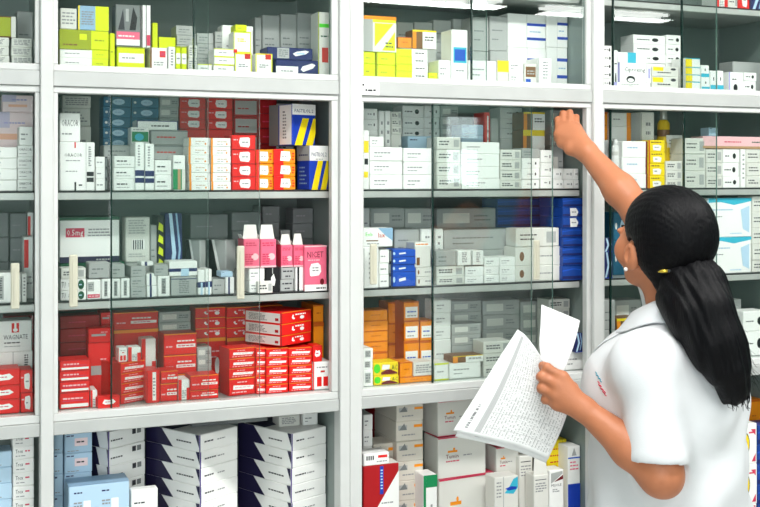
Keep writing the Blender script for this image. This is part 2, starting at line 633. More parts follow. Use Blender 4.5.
R_, B_, T_, O_, P_ = (lambda *a: ('r',) + a), (lambda *a: ('b',) + a), (lambda *a: ('t',) + a), (lambda *a: ('o',) + a), (lambda *a: ('p',) + a)
STRIPES = [P_('F', [(.10, 0), (.42, 0), (.72, .66), (.44, .66)], 'yellow'), P_('F', [(.58, 0), (.88, 0), (1, .3), (1, .66), (.90, .66)], 'yellow')]
ST = {
    'w': ('white', [B_('F', .12, .5, .62, .68, 'mid', 1), B_('F', .12, .28, .45, .4, 'mid', 1)]),
    'wk': ('white', [B_('F', .12, .45, .62, .68, 'ink', 1), B_('F', .12, .22, .75, .34, 'mid', 1), R_('L', .1, .1, .3, .9, 'grey')]),
    'wbox': ('white', [B_('F', .3, .4, .6, .6, 'mid', 1), R_('F', .72, .38, .8, .62, 'ink')]),
    'wdots': ('white', [O_('F', .68, .5, .1, .2, 'black'), B_('F', .1, .4, .5, .6, 'ink', 1)]),
    'wtxt': ('offwhite', [B_('F', .1, .2, .9, .85, 'mid', 4)]),
    'wbars': ('offwhite', [B_('F', .08, .3, .6, .75, 'ink', 2), R_('F', .7, .2, .92, .8, 'grey')]),
    'wv': ('white', [R_('F', .0, .02, .06, .98, 'grey'), B_('F', .35, .2, .7, .9, 'mid', 6)]),
    'wend': ('white', [R_('F', .78, .0, 1, 1, 'black'), R_('F', .83, .12, .97, .88, 'dgrey'), B_('F', .1, .4, .6, .6, 'mid', 1)]),
    'grey': ('grey', [B_('F', .12, .5, .7, .68, 'dgrey', 1), B_('F', .12, .26, .5, .4, 'dgrey', 1)]),  # on back-row boxes this grey carries the shade of white cartons
    'greyl': ('grey', [R_('F', .1, .25, .55, .75, 'offwhite'), B_('F', .62, .3, .92, .7, 'dgrey', 2)]),
    'shadegreyred': ('grey', [B_('F', .12, .42, .8, .62, 'brick', 1), R_('F', 0, .9, 1, .97, 'dgrey')]),  # shade and dulling by the panes put into the grey base
    'dgrey': ('dgrey', [B_('F', .15, .4, .6, .6, 'mid', 1)]),  # dark base carries the shade of boxes deep in the shelves
    'oracor': ('white', [T_('F', .10, .55, .22, 'ORACOR', 'ink', .8), B_('F', .1, .22, .6, .34, 'mid', 1)]),
    'oracor_tall': ('white', [T_('F', .14, .70, .07, 'ORACOR', 'black', .5), R_('F', .42, .88, .46, 1, 'red'), B_('F', .16, .60, .6, .64, 'mid', 1), B_('F', .16, .38, .5, .42, 'mid', 1),
                              R_('F', .42, 0, .47, .18, 'black'), B_('F', .54, .08, .7, .15, 'ink', 1), R_('F', .77, .30, .97, .39, 'black'), R_('F', .77, .18, .97, .27, 'black'), B_('F', .82, .5, .9, .92, 'mid', 9), R_('F', .745, 0, .755, 1, 'mid')]),
    'tealbox': ('teal', [O_('F', .55, .5, .22, .3, 'lblue'), B_('F', .42, .42, .68, .58, 'mblue', 1), O_('F', .12, .5, .05, .12, 'white')]),
    'redoval': ('red', [P_('F', [(.36, .2), (.70, .14), (.76, .3), (.76, .78), (.68, .86), (.34, .82), (.3, .5)], 'white'), B_('F', .42, .42, .68, .58, 'mid', 1), B_('F', .06, .6, .26, .75, 'lpink', 1), R_('F', 0, 0, 1, .04, 'dred')]),
    'redtxt': ('red', [B_('F', .1, .4, .85, .62, 'white', 1), R_('F', 0, 0, 1, .05, 'dred')]),
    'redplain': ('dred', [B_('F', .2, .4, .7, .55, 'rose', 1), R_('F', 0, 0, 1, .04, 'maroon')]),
    'redgrey': ('dred', [R_('F', .05, .12, .95, .88, 'grey'), B_('F', .15, .3, .8, .6, 'dred', 1)]),
    'redorange': ('orange', [R_('F', 0, 0, .45, 1, 'red'), P_('F', [(.3, .2), (.72, .16), (.78, .4), (.74, .84), (.34, .86)], 'white'), B_('F', .38, .44, .66, .58, 'mid', 1), B_('F', .84, .2, .96, .8, 'red', 3)]),
    'orangered': ('orange', [R_('F', .0, 0, .16, 1, 'red'), P_('F', [(.2, .2), (.66, .16), (.72, .4), (.68, .84), (.22, .86)], 'white'), B_('F', .28, .44, .56, .58, 'mid', 1), B_('F', .78, .2, .94, .8, 'brick', 3)]),
    'worange': ('white', [R_('F', 0, 0, .10, 1, 'orange'), B_('F', .3, .5, .8, .64, 'tan', 1), O_('F', .8, .3, .04, .12, 'orange'), B_('F', .3, .22, .6, .34, 'mid', 1)]),
    'bluestripe': ('royal', [R_('F', 0, .66, 1, 1, 'white')] + STRIPES + [T_('F', .10, .76, .09, 'PASTILOL 2', 'navy', .8), B_('F', .3, .68, .7, .71, 'mid', 1),
                   R_('L', 0, .66, 1, 1, 'grey'), B_('L', .15, .74, .9, .84, 'navy', 1), B_('L', .2, .1, .8, .55, 'mblue', 5)]),
    'bluebook': ('royal', [R_('L', .0, .0, .42, 1, 'dgrey'), R_('L', .46, .02, .98, .98, 'white'), B_('L', .60, .15, .76, .85, 'mid', 9), R_('F', 0, .74, 1, 1, 'white')] + STRIPES + [T_('F', .10, .80, .08, 'PASTILOL 2', 'navy', .8)]),
    'wgreenlab': ('white', [R_('F', .05, .2, .95, .75, 'green'), O_('F', .45, .45, .25, .2, 'cyan'), B_('F', .12, .8, .8, .92, 'mid', 1)]),
    'wgreenlow': ('white', [R_('F', 0, .02, 1, .60, 'green'), R_('F', .38, .02, .62, .60, 'tan'), R_('F', .72, .02, 1, .60, 'offwhite'), B_('F', .1, .72, .8, .86, 'mid', 1)]),
    'wdarkedge': ('white', [R_('F', 0, 0, .03, 1, 'navy'), R_('F', 0, .9, 1, 1, 'navy'), R_('F', .97, 0, 1, 1, 'navy'), B_('F', .35, .15, .9, .7, 'ink', 1)]),
    'wband': ('white', [R_('F', 0, .30, 1, .42, 'navy'), R_('F', 0, .16, 1, .26, 'navy'), B_('F', .3, .5, .55, .95, 'mid', 8)]),
    'pastel': ('palepink', [R_('F', .0, .6, .45, 1, 'lav'), R_('F', .2, .3, .8, .45, 'peach'), B_('F', .3, .65, .8, .8, 'lilac', 1)]),
    'big05': ('white', [R_('F', 0, .93, 1, 1, 'dgreen'), R_('F', 0, .0, 1, .13, 'dnavy'), R_('F', .1, .56, .41, .76, 'rose'), T_('F', .12, .60, .13, '0.5mg', 'white', .27), B_('F', .46, .56, .85, .76, 'mid', 3),
                  B_('F', .6, .03, .9, .09, 'grey', 1), R_('T', 0, 0, 1, 1, 'dgreen'), B_('T', .5, .3, .9, .6, 'green', 1)]),
    'greenbase': ('dgreen', [B_('F', .4, .4, .9, .7, 'green', 1)]),
    'barcode': ('offwhite', [R_('F', .28, .28, .78, .50, 'white'), *[R_('F', .30 + .09 * i, .28, .35 + .09 * i, .49, 'ink') for i in range(5)], B_('F', .1, .62, .9, .95, 'grey', 6), B_('F', .1, .1, .8, .2, 'grey', 2)]),
    'blackyellow': ('black', [*[P_('F', [(.1, .05 + .155 * i), (.9, .01 + .155 * i), (.9, .10 + .155 * i), (.3, .14 + .155 * i)], 'lime') for i in range(6)]]),
    'blueswirl': ('navy', [P_('F', [(.1, .0), (.3, 0), (.65, .5), (.4, 1), (.22, 1), (.42, .5)], 'lblue'), P_('F', [(.6, .1), (.7, .1), (.92, .55), (.7, 1), (.6, 1), (.8, .55)], 'mblue'), R_('F', .0, 0, 1, .03, 'royal')]),
    'wovalgreen': ('white', [O_('F', .80, .5, .12, .42, 'dgreen'), B_('F', .72, .4, .88, .6, 'lblue', 1), T_('F', .04, .28, .5, 'TU', 'ink', .16), B_('F', .3, .3, .55, .7, 'mid', 2)]),
    'wpinkband': ('white', [R_('F', .04, .08, .92, .26, 'rose'), B_('F', .1, .12, .86, .22, 'lpink', 1), R_('F', .04, .42, .5, .88, 'grey'), B_('F', .1, .5, .44, .8, 'dgrey', 3)]),
    'wtxtv': ('white', [R_('F', .3, .12, .68, .88, 'grey'), B_('F', .36, .16, .62, .84, 'ink', 9), R_('T', 0, 0, 1, 1, 'grey')]),
    'wnavy': ('white', [R_('F', .30, 0, .5, 1, 'navy')]),
    'wnavyh': ('white', [R_('F', 0, .30, 1, .52, 'navy'), R_('F', .42, 0, .7, .5, 'lblue'), R_('L', 0, .3, 1, .5, 'navy')]),
    'greytxtv': ('grey', [B_('F', .3, .12, .7, .88, 'dgrey', 8), R_('F', 0, .86, 1, .9, 'navy')]),
    'flapdark': ('grey', [P_('L', [(0, 0), (.75, 0), (.2, 1), (0, 1)], 'black'), P_('L', [(.75, 0), (.9, 0), (.35, 1), (.2, 1)], 'white'), B_('F', .2, .2, .8, .4, 'dgrey', 1)]),
    'pinkgrey': ('pink', [R_('F', 0, .0, 1, .06, 'lpink'), B_('F', .1, .74, .9, .9, 'rose', 2), O_('F', .7, .38, .22, .12, 'lpink'), B_('F', .1, .1, .6, .5, 'rose', 5), R_('L', 0, 0, 1, 1, 'rose')]),
    'nicet': ('pink', [T_('F', .12, .74, .13, 'NICET', 'maroon', .72), B_('F', .15, .66, .85, .70, 'lpink', 1), P_('F', [(.24, .34), (.3, .32), (.64, .34), (.74, .42), (.72, .56), (.6, .62), (.3, .6), (.22, .5)], 'white'), B_('F', .34, .42, .62, .54, 'mid', 2),
              R_('F', 0, 0, 1, .14, 'white'), B_('F', .5, .03, .95, .09, 'ink', 1), O_('F', .78, .2, .09, .07, 'maroon'), R_('F', 0, .97, 1, 1, 'lpink')]),
    'greyk': ('grey', [B_('F', .1, .5, .85, .82, 'ink', 1), B_('F', .3, .16, .7, .36, 'ink', 1)]),
    'wblackv': ('white', [R_('F', .22, 0, .42, 1, 'black'), R_('F', .0, 0, .06, 1, 'grey')]),
    'darkpatch': ('black', [P_('F', [(.35, .3), (.6, .25), (.68, .5), (.55, .75), (.38, .6)], 'white'), R_('F', .45, .75, .5, 1, 'grey')]),
    'redstrip': ('red', [R_('F', .12, .44, .72, .60, 'grey'), B_('F', .5, .66, .85, .76, 'lpink', 1), R_('F', 0, 0, 1, .04, 'dred')]),
    'redstripw': ('red', [R_('F', .38, .34, .96, .50, 'white'), B_('F', .40, .58, .94, .72, 'white', 1), B_('F', .06, .30, .32, .50, 'lpink', 1), B_('F', .42, .38, .9, .47, 'rose', 1), R_('F', 0, .95, 1, 1, 'orange'), R_('L', 0, 0, 1, 1, 'brick'), R_('F', 0, 0, 1, .05, 'dred')]),
    'redfront': ('red', [R_('F', .06, .10, .96, .30, 'white'), B_('F', .1, .5, .88, .74, 'lpink', 1), P_('F', [(.1, .44), (.9, .46), (.9, .52), (.1, .5)], 'rose'), R_('F', 0, .95, 1, 1, 'dred')]),
    'redwv': ('white', [R_('F', 0, 0, .28, 1, 'red'), R_('F', .72, 0, 1, .6, 'red'), B_('F', .3, .1, .7, .5, 'mid', 4)]),
    'redv': ('red', [R_('F', .45, .08, .72, .95, 'white'), B_('F', .48, .2, .68, .8, 'mid', 6), R_('F', .06, .05, .1, .95, 'dred')]),
    'redlogo': ('red', [P_('F', [(.28, .48), (.34, .32), (.42, .3), (.42, .4), (.36, .44), (.36, .62), (.3, .62)], 'white'), O_('F', .72, .42, .08, .18, 'white'), B_('F', .45, .55, .8, .78, 'lpink', 1), R_('F', .0, .93, 1, 1, 'orange'), R_('F', 0, 0, 1, .04, 'dred')]),
    'bigred': ('red', [R_('F', 0, 0, .02, 1, 'maroon'), P_('F', [(.34, .42), (.38, .3), (.44, .3), (.44, .42), (.40, .46), (.40, .7), (.36, .7)], 'white'), O_('F', .68, .40, .07, .16, 'white'), B_('F', .45, .58, .8, .8, 'white', 1), R_('F', 0, .95, 1, 1, 'orange'),
               R_('L', .04, .08, .97, .92, 'offwhite'), B_('L', .12, .2, .62, .8, 'dgrey', 5), R_('L', .84, .25, .93, .5, 'dred')]),
    'redcrown': ('red', [B_('F', .08, .12, .86, .24, 'lpink', 1), P_('F', [(.14, .35), (.9, .30), (.94, .52), (.16, .60)], 'white'), B_('F', .2, .40, .85, .52, 'lpink', 1), B_('F', .3, .70, .7, .82, 'lpink', 1), R_('F', 0, .94, 1, 1, 'orange'), R_('L', 0, 0, 1, 1, 'brick'), R_('F', 0, 0, 1, .05, 'dred')]),
    'redblob': ('red', [P_('F', [(.2, .42), (.35, .3), (.7, .34), (.82, .5), (.7, .72), (.5, .66), (.3, .74)], 'white'), B_('F', .32, .46, .68, .58, 'rose', 1), R_('F', 0, .93, 1, 1, 'brick')]),
    'redcup': ('white', [R_('F', .40, .62, .62, .92, 'red'), O_('F', .51, .70, .07, .06, 'white'), R_('F', .48, .74, .54, .92, 'white'), T_('F', .16, .40, .15, 'WAGNATE', 'ink', .72), B_('F', .16, .26, .84, .33, 'ink', 1), B_('F', .16, .16, .7, .2, 'mid', 1)]),
    'wvtext': ('white', [B_('F', .05, .2, .14, .85, 'ink', 5), R_('F', .48, 0, .5, 1, 'grey'), B_('F', .78, .2, .88, .85, 'ink', 5)]),
    'wredbars': ('white', [R_('F', .22, .12, .48, .46, 'red'), R_('F', .58, .12, .84, .46, 'red'), R_('F', .42, .62, .66, .68, 'brick'), B_('F', .2, .76, .8, .84, 'mid', 1), R_('F', .0, .0, .06, 1, 'red')]),
    'wreds': ('white', [R_('F', .04, .50, .5, .95, 'red'), B_('F', .1, .2, .9, .4, 'mid', 2)]),
    'lbl': ('lblue', [B_('F', .06, .80, .34, .92, 'navy', 1), B_('F', .1, .12, .6, .2, 'mid', 1)]),
    'wtop': ('white', [B_('F', .1, .87, .6, .9, 'ink', 1), B_('F', .1, .8, .5, .82, 'mid', 1)]),
    'lblst': ('lblue', [B_('F', .06, .82, .34, .92, 'navy', 1), B_('F', .1, .08, .6, .14, 'mid', 1)], [('sticker', [R_('F', .36, .34, .84, .74, 'palepink'), B_('F', .42, .46, .78, .64, 'ink', 1)])]),
    'lbig': ('lblue', [B_('F', .08, .93, .22, .96, 'navy', 1), B_('F', .54, .93, .68, .96, 'navy', 1), R_('F', .24, .72, .36, .88, 'white'), R_('F', .70, .72, .82, .88, 'white'), B_('F', .08, .83, .22, .88, 'mid', 2), B_('F', .54, .83, .68, .88, 'mid', 2), R_('T', 0, 0, 1, 1, 'mblue')]),
    'diag': ('white', [P_('L', [(0, 0), (.52, 0), (.30, 1), (0, 1)], 'dnavy'), B_('L', .58, .38, .9, .55, 'ink', 1), P_('L', [(.93, 1), (1, .25), (1, 1)], 'dnavy'), R_('F', 0, 0, .03, 1, 'purple'), B_('F', .12, .46, .42, .62, 'ink', 1), B_('F', .45, .46, .66, .58, 'mid', 1), R_('T', 0, .5, 1, 1, 'dnavy')]),
    'diagbc': ('white', [P_('L', [(0, 0), (.52, 0), (.30, 1), (0, 1)], 'dnavy'), P_('L', [(.93, 1), (1, .25), (1, 1)], 'dnavy'), R_('F', 0, 0, .03, 1, 'purple'), B_('F', .06, .36, .4, .52, 'ink', 1), R_('F', .64, .55, .74, .85, 'ink'), R_('F', .77, .55, .88, .85, 'dgrey'), R_('T', 0, .5, 1, 1, 'dnavy')]),
    'trox': ('white', [T_('F', .14, .46, .3, 'Trox', 'black', .34), B_('F', .58, .45, .85, .75, 'rose', 1), B_('F', .14, .18, .6, .3, 'mid', 1)]),
    'lime2': ('lime', [R_('F', 0, 0, .02, 1, 'black'), B_('F', .2, .4, .6, .55, 'olive', 1)]),
    'limehalf': ('white', [R_('F', .66, 0, 1, 1, 'lime'), B_('F', .1, .4, .5, .6, 'mid', 1), B_('F', .74, .4, .9, .55, 'olive', 1), R_('L', 0, 0, 1, 1, 'olive')]),
    'olivehalf': ('lime', [R_('F', 0, 0, .64, 1, 'olive'), R_('F', .40, .5, .55, .8, 'lime'), B_('F', .05, .15, .5, .3, 'brown', 1), B_('F', .7, .4, .9, .6, 'olive', 1)]),
    'greylime': ('mblue', [R_('F', .56, 0, 1, 1, 'lime'), R_('F', .0, 0, .05, 1, 'yellow'), B_('F', .1, .2, .5, .8, 'mid', 6)]),
    'limewhite': ('lime', [R_('F', .06, .30, .96, .72, 'white'), B_('F', .15, .42, .8, .6, 'mid', 1), R_('F', 0, .95, 1, 1, 'olive')]),
    'limeend': ('lime', [R_('F', .5, 0, 1, 1, 'white'), B_('F', .6, .35, .9, .65, 'ink', 1)]),
    'picture': ('dgrey', [R_('F', .04, .04, .96, .2, 'white'), R_('F', .04, .18, .96, .36, 'pink'), P_('F', [(.1, .4), (.3, .9), (.36, .4)], 'ink'), P_('F', [(.55, .4), (.7, .95), (.86, .7), (.8, .4)], 'black'), B_('F', .1, .21, .8, .3, 'white', 1), R_('F', .4, .6, .52, .9, 'grey'), R_('R', 0, 0, 1, 1, 'white')]),
    'picside': ('white', [R_('F', 0, 0, .08, 1, 'ink'), R_('F', .42, .0, .50, 1, 'ink'), R_('F', .9, 0, 1, 1, 'black'), R_('F', .52, .05, .88, .3, 'rose')]),
    'wlogo': ('white', [R_('F', .56, .58, .9, .86, 'red'), R_('F', .6, .64, .86, .8, 'rose'), R_('F', 0, 0, .1, 1, 'brown'), B_('F', .2, .2, .85, .4, 'mid', 2)]),
    'wyellowedge': ('white', [R_('F', 0, .9, 1, 1, 'lime'), R_('F', 0, 0, 1, .08, 'lime'), B_('F', .2, .4, .7, .6, 'mid', 1)]),
    'wyred': ('white', [R_('F', 0, .0, 1, .06, 'yellow'), R_('F', 0, .94, 1, 1, 'yellow'), R_('F', 0, 0, .06, 1, 'lime'), R_('F', .94, 0, 1, 1, 'lime'), R_('F', .58, .72, .92, .97, 'brick'), B_('F', .2, .3, .8, .5, 'mid', 2)]),
    'wycorner': ('white', [R_('F', 0, .0, 1, .06, 'lime'), R_('F', 0, .94, 1, 1, 'lime'), R_('F', 0, 0, .05, 1, 'lime'), R_('F', .95, 0, 1, 1, 'lime'), R_('F', 0, .0, .2, .16, 'red'), B_('F', .2, .5, .7, .7, 'lime', 2)]),
    'navyoval': ('navy', [R_('F', .22, .1, .48, .95, 'grey'), B_('F', .25, .2, .45, .85, 'dgrey', 4), P_('F', [(.56, .5), (.62, .3), (.84, .5), (.92, .72), (.84, .82), (.64, .68)], 'white'), R_('F', .64, .46, .82, .62, 'lblue')]),
    'navyw': ('navy', [R_('F', 0, .0, .5, .58, 'white'), P_('F', [(.56, .4), (.62, .25), (.84, .5), (.9, .72), (.82, .82), (.6, .6)], 'white'), B_('F', .1, .2, .4, .35, 'mid', 1)]),
    'greenred': ('offwhite', [R_('F', .1, .76, .9, .82, 'bgreen'), R_('F', 0, 0, .08, 1, 'olive'), R_('F', .3, .22, .8, .45, 'brick'), B_('F', .2, .55, .8, .7, 'dgreen', 1)]),
    'olivebox': ('brown', [R_('F', .05, .05, .8, .95, 'olive'), R_('F', .82, 0, 1, 1, 'offwhite')]),
    'limediag': ('lime', [R_('F', 0, .90, 1, 1, 'orange'), R_('F', 0, 0, .28, .90, 'grey'), R_('F', .28, 0, 1, .82, 'offwhite'), P_('F', [(.34, .14), (.34, .8), (.92, .8)], 'lime'), P_('F', [(.56, .04), (.96, .04), (.96, .58)], 'lime'), B_('F', .66, .1, .9, .3, 'ink', 2)]),
    'orangepic': ('brown', [R_('F', 0, .9, 1, 1, 'yellow'), R_('F', 0, 0, .16, .9, 'orange'), R_('F', .42, 0, 1, .9, 'white'), B_('F', .5, .4, .95, .7, 'ink', 2)]),
    'orange': ('orange', [B_('F', .3, .45, .7, .6, 'dorange', 1), R_('F', 0, .93, 1, 1, 'dorange'), R_('L', 0, 0, 1, 1, 'dorange')]),
    'orangelab': ('orange', [R_('F', 0, .93, 1, 1, 'dorange'), R_('L', 0, 0, 1, 1, 'dorange')], [('sticker', [R_('F', .10, .14, .9, .72, 'white'), B_('F', .2, .3, .8, .62, 'blue', 1), B_('F', .2, .2, .8, .3, 'mid', 1)])]),
    'wblue': ('white', [R_('F', .12, .36, .92, .66, 'cyan'), R_('F', .2, .40, .84, .62, 'blue'), B_('F', .25, .14, .75, .28, 'mid', 1)]),
    'wbluebands': ('white', [R_('F', .5, .66, 1, .74, 'royal'), R_('F', .5, .24, 1, .32, 'royal'), B_('F', .56, .42, .9, .56, 'mblue', 1), R_('F', .49, 0, .5, 1, 'grey')]),
    'wyel': ('offwhite', [R_('F', 0, .5, 1, 1, 'yellow')]),
    'wdarklab': ('offwhite', [R_('F', .1, .35, .9, .85, 'brown'), B_('F', .2, .45, .8, .7, 'grey', 2), R_('F', .1, .1, .5, .25, 'blue')]),
    'sidebits': ('white', [R_('F', .1, .62, .9, .82, 'yellow'), R_('F', .2, .42, .8, .52, 'black'), R_('F', .1, .2, .8, .3, 'yellow')]),
    'colour': ('white', [P_('F', [(.5, 1), (1, 1), (1, .3), (.75, .6)], 'mblue'), T_('F', .08, .58, .2, 'Enb', 'bgreen', .4), T_('F', .5, .5, .26, 'lax', 'brick', .48), R_('F', .1, .3, .5, .36, 'brown'), B_('F', .1, .12, .6, .22, 'mid', 1)]),
    'blue': ('blue', [P_('F', [(.30, .35), (.58, .45), (.56, .65), (.28, .55)], 'white'), O_('F', .08, .5, .05, .2, 'lblue'), R_('F', .0, .0, .03, 1, 'navy'), R_('F', 0, 0, 1, .05, 'navy')]),
    'bluewrap': ('wrapblue', [R_('F', .0, .1, 1, .3, 'navy'), P_('F', [(0, .6), (.6, .74), (1, .66), (1, .72), (.5, .82), (0, .68)], 'blue')]),
    'bluewraplab': ('wrapblue', [R_('F', .0, .1, 1, .3, 'navy')], [('sticker', [P_('F', [(.38, .1), (.7, .1), (.78, .5), (.66, .92), (.36, .9)], 'white'), B_('F', .44, .4, .66, .6, 'mid', 1)])]),
    'worangetxt': ('offwhite', [R_('F', .0, .84, 1, .99, 'white'), B_('F', .05, .86, .9, .97, 'orange', 1), R_('F', .1, .1, .3, .4, 'brown')]),
    'wmark': ('offwhite', [O_('F', .14, .5, .05, .25, 'brown'), B_('F', .5, .3, .85, .7, 'mid', 1)]),
    'yg': ('yellow', [O_('F', .14, .56, .13, .36, 'bgreen'), P_('F', [(.3, .25), (.6, .5), (.95, .2), (.95, .08), (.3, .08)], 'maroon'), P_('F', [(.32, .45), (.62, .45), (.66, .8), (.36, .85)], 'white'), T_('F', .72, .4, .38, 'AC', 'dgreen', .24)]),
    'wqr': ('white', [R_('F', .2, .2, .75, .8, 'grey'), B_('F', .25, .25, .7, .75, 'dgrey', 3)]),
    'beigebar': ('beige', [R_('F', .66, .66, .98, .80, 'orange'), R_('F', .08, .56, .40, .80, 'grey'), P_('F', [(.1, .56), (.3, .9), (.4, .56)], 'dgrey'), B_('F', .2, .2, .7, .42, 'mid', 1)]),
    'bigwhite': ('offwhite', [O_('F', .33, .70, .022, .035, 'orange'), R_('F', .20, .62, .40, .67, 'orange'), T_('F', .16, .48, .10, 'Tumin', 'maroon', .34), B_('F', .16, .38, .44, .44, 'rose', 1), B_('F', .52, .50, .7, .55, 'mid', 1), R_('T', 0, 0, 1, 1, 'rose'), R_('F', 0, .975, 1, 1, 'rose'), R_('F', 0, 0, 1, .02, 'rose')]),
    'redwdiag': ('dred', [P_('F', [(.30, .55), (1, .93), (1, 0), (.0, 0), (.0, .3)], 'white'), R_('F', .46, .72, .56, .985, 'royal'), B_('F', .48, .76, .54, .96, 'lblue', 7), B_('F', .5, .5, .9, .66, 'mid', 3), R_('T', 0, 0, 1, 1, 'offwhite')]),
    'wredbc': ('white', [R_('F', .56, .58, .92, .8, 'red'), *[R_('F', .1 + .08 * i, .45, .15 + .08 * i, .8, 'ink') for i in range(4)], B_('F', .5, .2, .9, .36, 'mid', 1)]),
    'greenside': ('white', [R_('F', 0, 0, .18, 1, 'green'), R_('F', .18, .86, 1, 1, 'green'), B_('F', .5, .2, .7, .7, 'mid', 5)]),
    'swoosh': ('offwhite', [P_('F', [(.42, .78), (.8, .76), (.98, .84), (.98, .985), (.8, .96), (.62, .86)], 'cyan'), P_('F', [(.44, .84), (.6, .81), (.9, .82), (.96, .85), (.7, .865)], 'royal'), R_('F', .36, 0, .39, 1, 'grey'), B_('F', .08, .72, .28, .95, 'mid', 5)]),
    'wdiagmaroon': ('white', [P_('F', [(.1, .82), (.9, .94), (.9, .98), (.1, .96)], 'grey'), P_('F', [(.3, .84), (.95, .93), (.95, .87)], 'maroon'), T_('F', .12, .78, .035, 'MISOLE', 'ink', .76), B_('F', .2, .70, .7, .75, 'mid', 2)]),
    'wcarton': ('offwhite', [R_('F', .1, .93, .85, .94, 'ink'), B_('F', .1, .76, .85, .90, 'mid', 4)]),
    'yellowtxt': ('yellow', [B_('F', .16, .74, .8, .94, 'brick', 3), R_('F', .78, 0, .8, 1, 'olive')]),
    'wbluebot': ('white', [R_('F', 0, .87, 1, .885, 'blue'), R_('F', 0, .0, 1, .60, 'royal'), P_('F', [(.3, .90), (.5, .985), (.7, .90)], 'grey'), B_('F', .15, .74, .85, .85, 'pink', 3)]),
    'wpurple': ('white', [R_('F', .0, 0, .1, 1, 'lilac'), B_('F', .2, .55, .7, .72, 'ink', 1), O_('F', .45, .2, .14, .2, 'black')]),
    'ciprox': ('white', [T_('F', .14, .56, .22, 'Ciproxing', 'ink', .66), O_('F', .34, .16, .14, .18, 'black'), O_('F', .34, .12, .1, .1, 'white'), R_('F', .84, 0, .85, 1, 'grey'), R_('F', .9, .25, .96, .75, 'lilac'), R_('L', 0, 0, 1, 1, 'lilac')]),
    'wcyan': ('white', [R_('F', .32, 0, .6, 1, 'cyan')]),
    'wcyanlow': ('white', [R_('F', 0, 0, 1, .3, 'cyan'), O_('F', .5, .6, .08, .1, 'ink')]),
    'wyelhalf': ('white', [R_('F', 0, 0, .44, 1, 'yellow'), R_('F', 0, .9, 1, 1, 'cyan')]),
    'wyelbit': ('offwhite', [R_('F', .04, .55, .42, .92, 'yellow'), B_('F', .2, .3, .7, .48, 'ink', 1), O_('F', .8, .75, .1, .12, 'ink')]),
    'worangesides': ('white', [R_('F', .80, 0, 1, 1, 'orange'), B_('F', .15, .4, .5, .6, 'mid', 1)]),
    'wmaroonedge': ('white', [R_('F', .93, 0, 1, 1, 'maroon'), B_('F', .2, .5, .6, .7, 'mblue', 1)]),
    'yellowlab': ('yellow', [B_('F', .15, .74, .8, .9, 'brown', 1), R_('F', 0, 0, .1, 1, 'dorange')], [('sticker', [P_('F', [(.28, .14), (.72, .12), (.78, .5), (.62, .62), (.26, .58)], 'white'), B_('F', .36, .3, .64, .48, 'mid', 1)])]),
    'pinklong': ('lpink', [R_('F', 0, 0, 1, .2, 'tan'), B_('F', .3, .45, .65, .65, 'rose', 1), B_('F', .72, .4, .95, .7, 'dgreen', 1)]),
    'bigcyan': ('white', [P_('F', [(0, 1), (0, .88), (.3, .9), (.6, .82), (1, .92), (1, 1)], 'cyan'), B_('F', .1, .66, .6, .74, 'mblue', 1), B_('F', .1, .50, .4, .55, 'mid', 1), P_('F', [(.75, .7), (.95, .8), (.95, .1), (.8, .2)], 'lblue'), B_('F', .5, .06, .8, .12, 'lblue', 1), R_('F', 0, 0, .03, 1, 'lblue')]),
    'wyc': ('white', [R_('F', .56, .76, .92, .80, 'rose'), P_('F', [(.66, .86), (.92, .86), (.92, .7)], 'rose'), O_('F', .34, .5, .26, .30, 'black'), O_('F', .34, .5, .23, .27, 'yellow'), O_('F', .34, .5, .12, .12, 'brick'), P_('F', [(.7, .06), (.92, .06), (.92, .26)], 'rose')]),
}
ORD = {1: [''], 2: ['lower', 'upper'], 3: ['bottom', 'middle', 'topmost']}
BAYS = {'L': 'edge bay', '1': 'left bay', '2': 'middle bay', '3': 'right bay'}
ROWS = {'U': 'top row', 'R1': 'upper shelf', 'R2': 'middle shelf', 'R3': 'lower shelf', 'Z': 'bottom shelf', 'T': 'topmost shelf'}
NTH = ['', 'second', 'third', 'fourth', 'fifth', 'sixth', 'seventh', 'eighth', 'ninth']


def ordinal(i, n):                    # i from the bottom
    if n <= 3: return ORD[n][i]
    if i == 0: return 'bottom'
    if i == n - 1: return 'topmost'
    return NTH[n - 1 - i] + ' from top'


INNER = {'L': (-.470, .248), '1': (.265, .9825), '2': (1.0240, 1.7445), '3': (1.7615, 2.4855)}
_seed = [0]


def box_obj(kind, w, d, h, style):
    st = ST[style]
    rnd = random.Random(_seed[0]); _seed[0] += 1
    mb = MB()
    mb.box(-w / 2, w / 2, -d / 2, d / 2, 0, h, mat(st[0]), 0.0019 if h > .03 else .0013)
    printer(mb, w, d, h, st[1], rnd)
    o = mb.build(kind)
    for pn, pr in (st[2] if len(st) > 2 else []):
        q = MB()
        printer(q, w, d, h, pr, rnd, 0.0005)
        c = q.build(pn, o)
    return o


def copy_tree(o):
    c = o.copy(); COL.objects.link(c)
    for ch in o.children:
        k = ch.copy(); COL.objects.link(k); k.parent = c
    return c


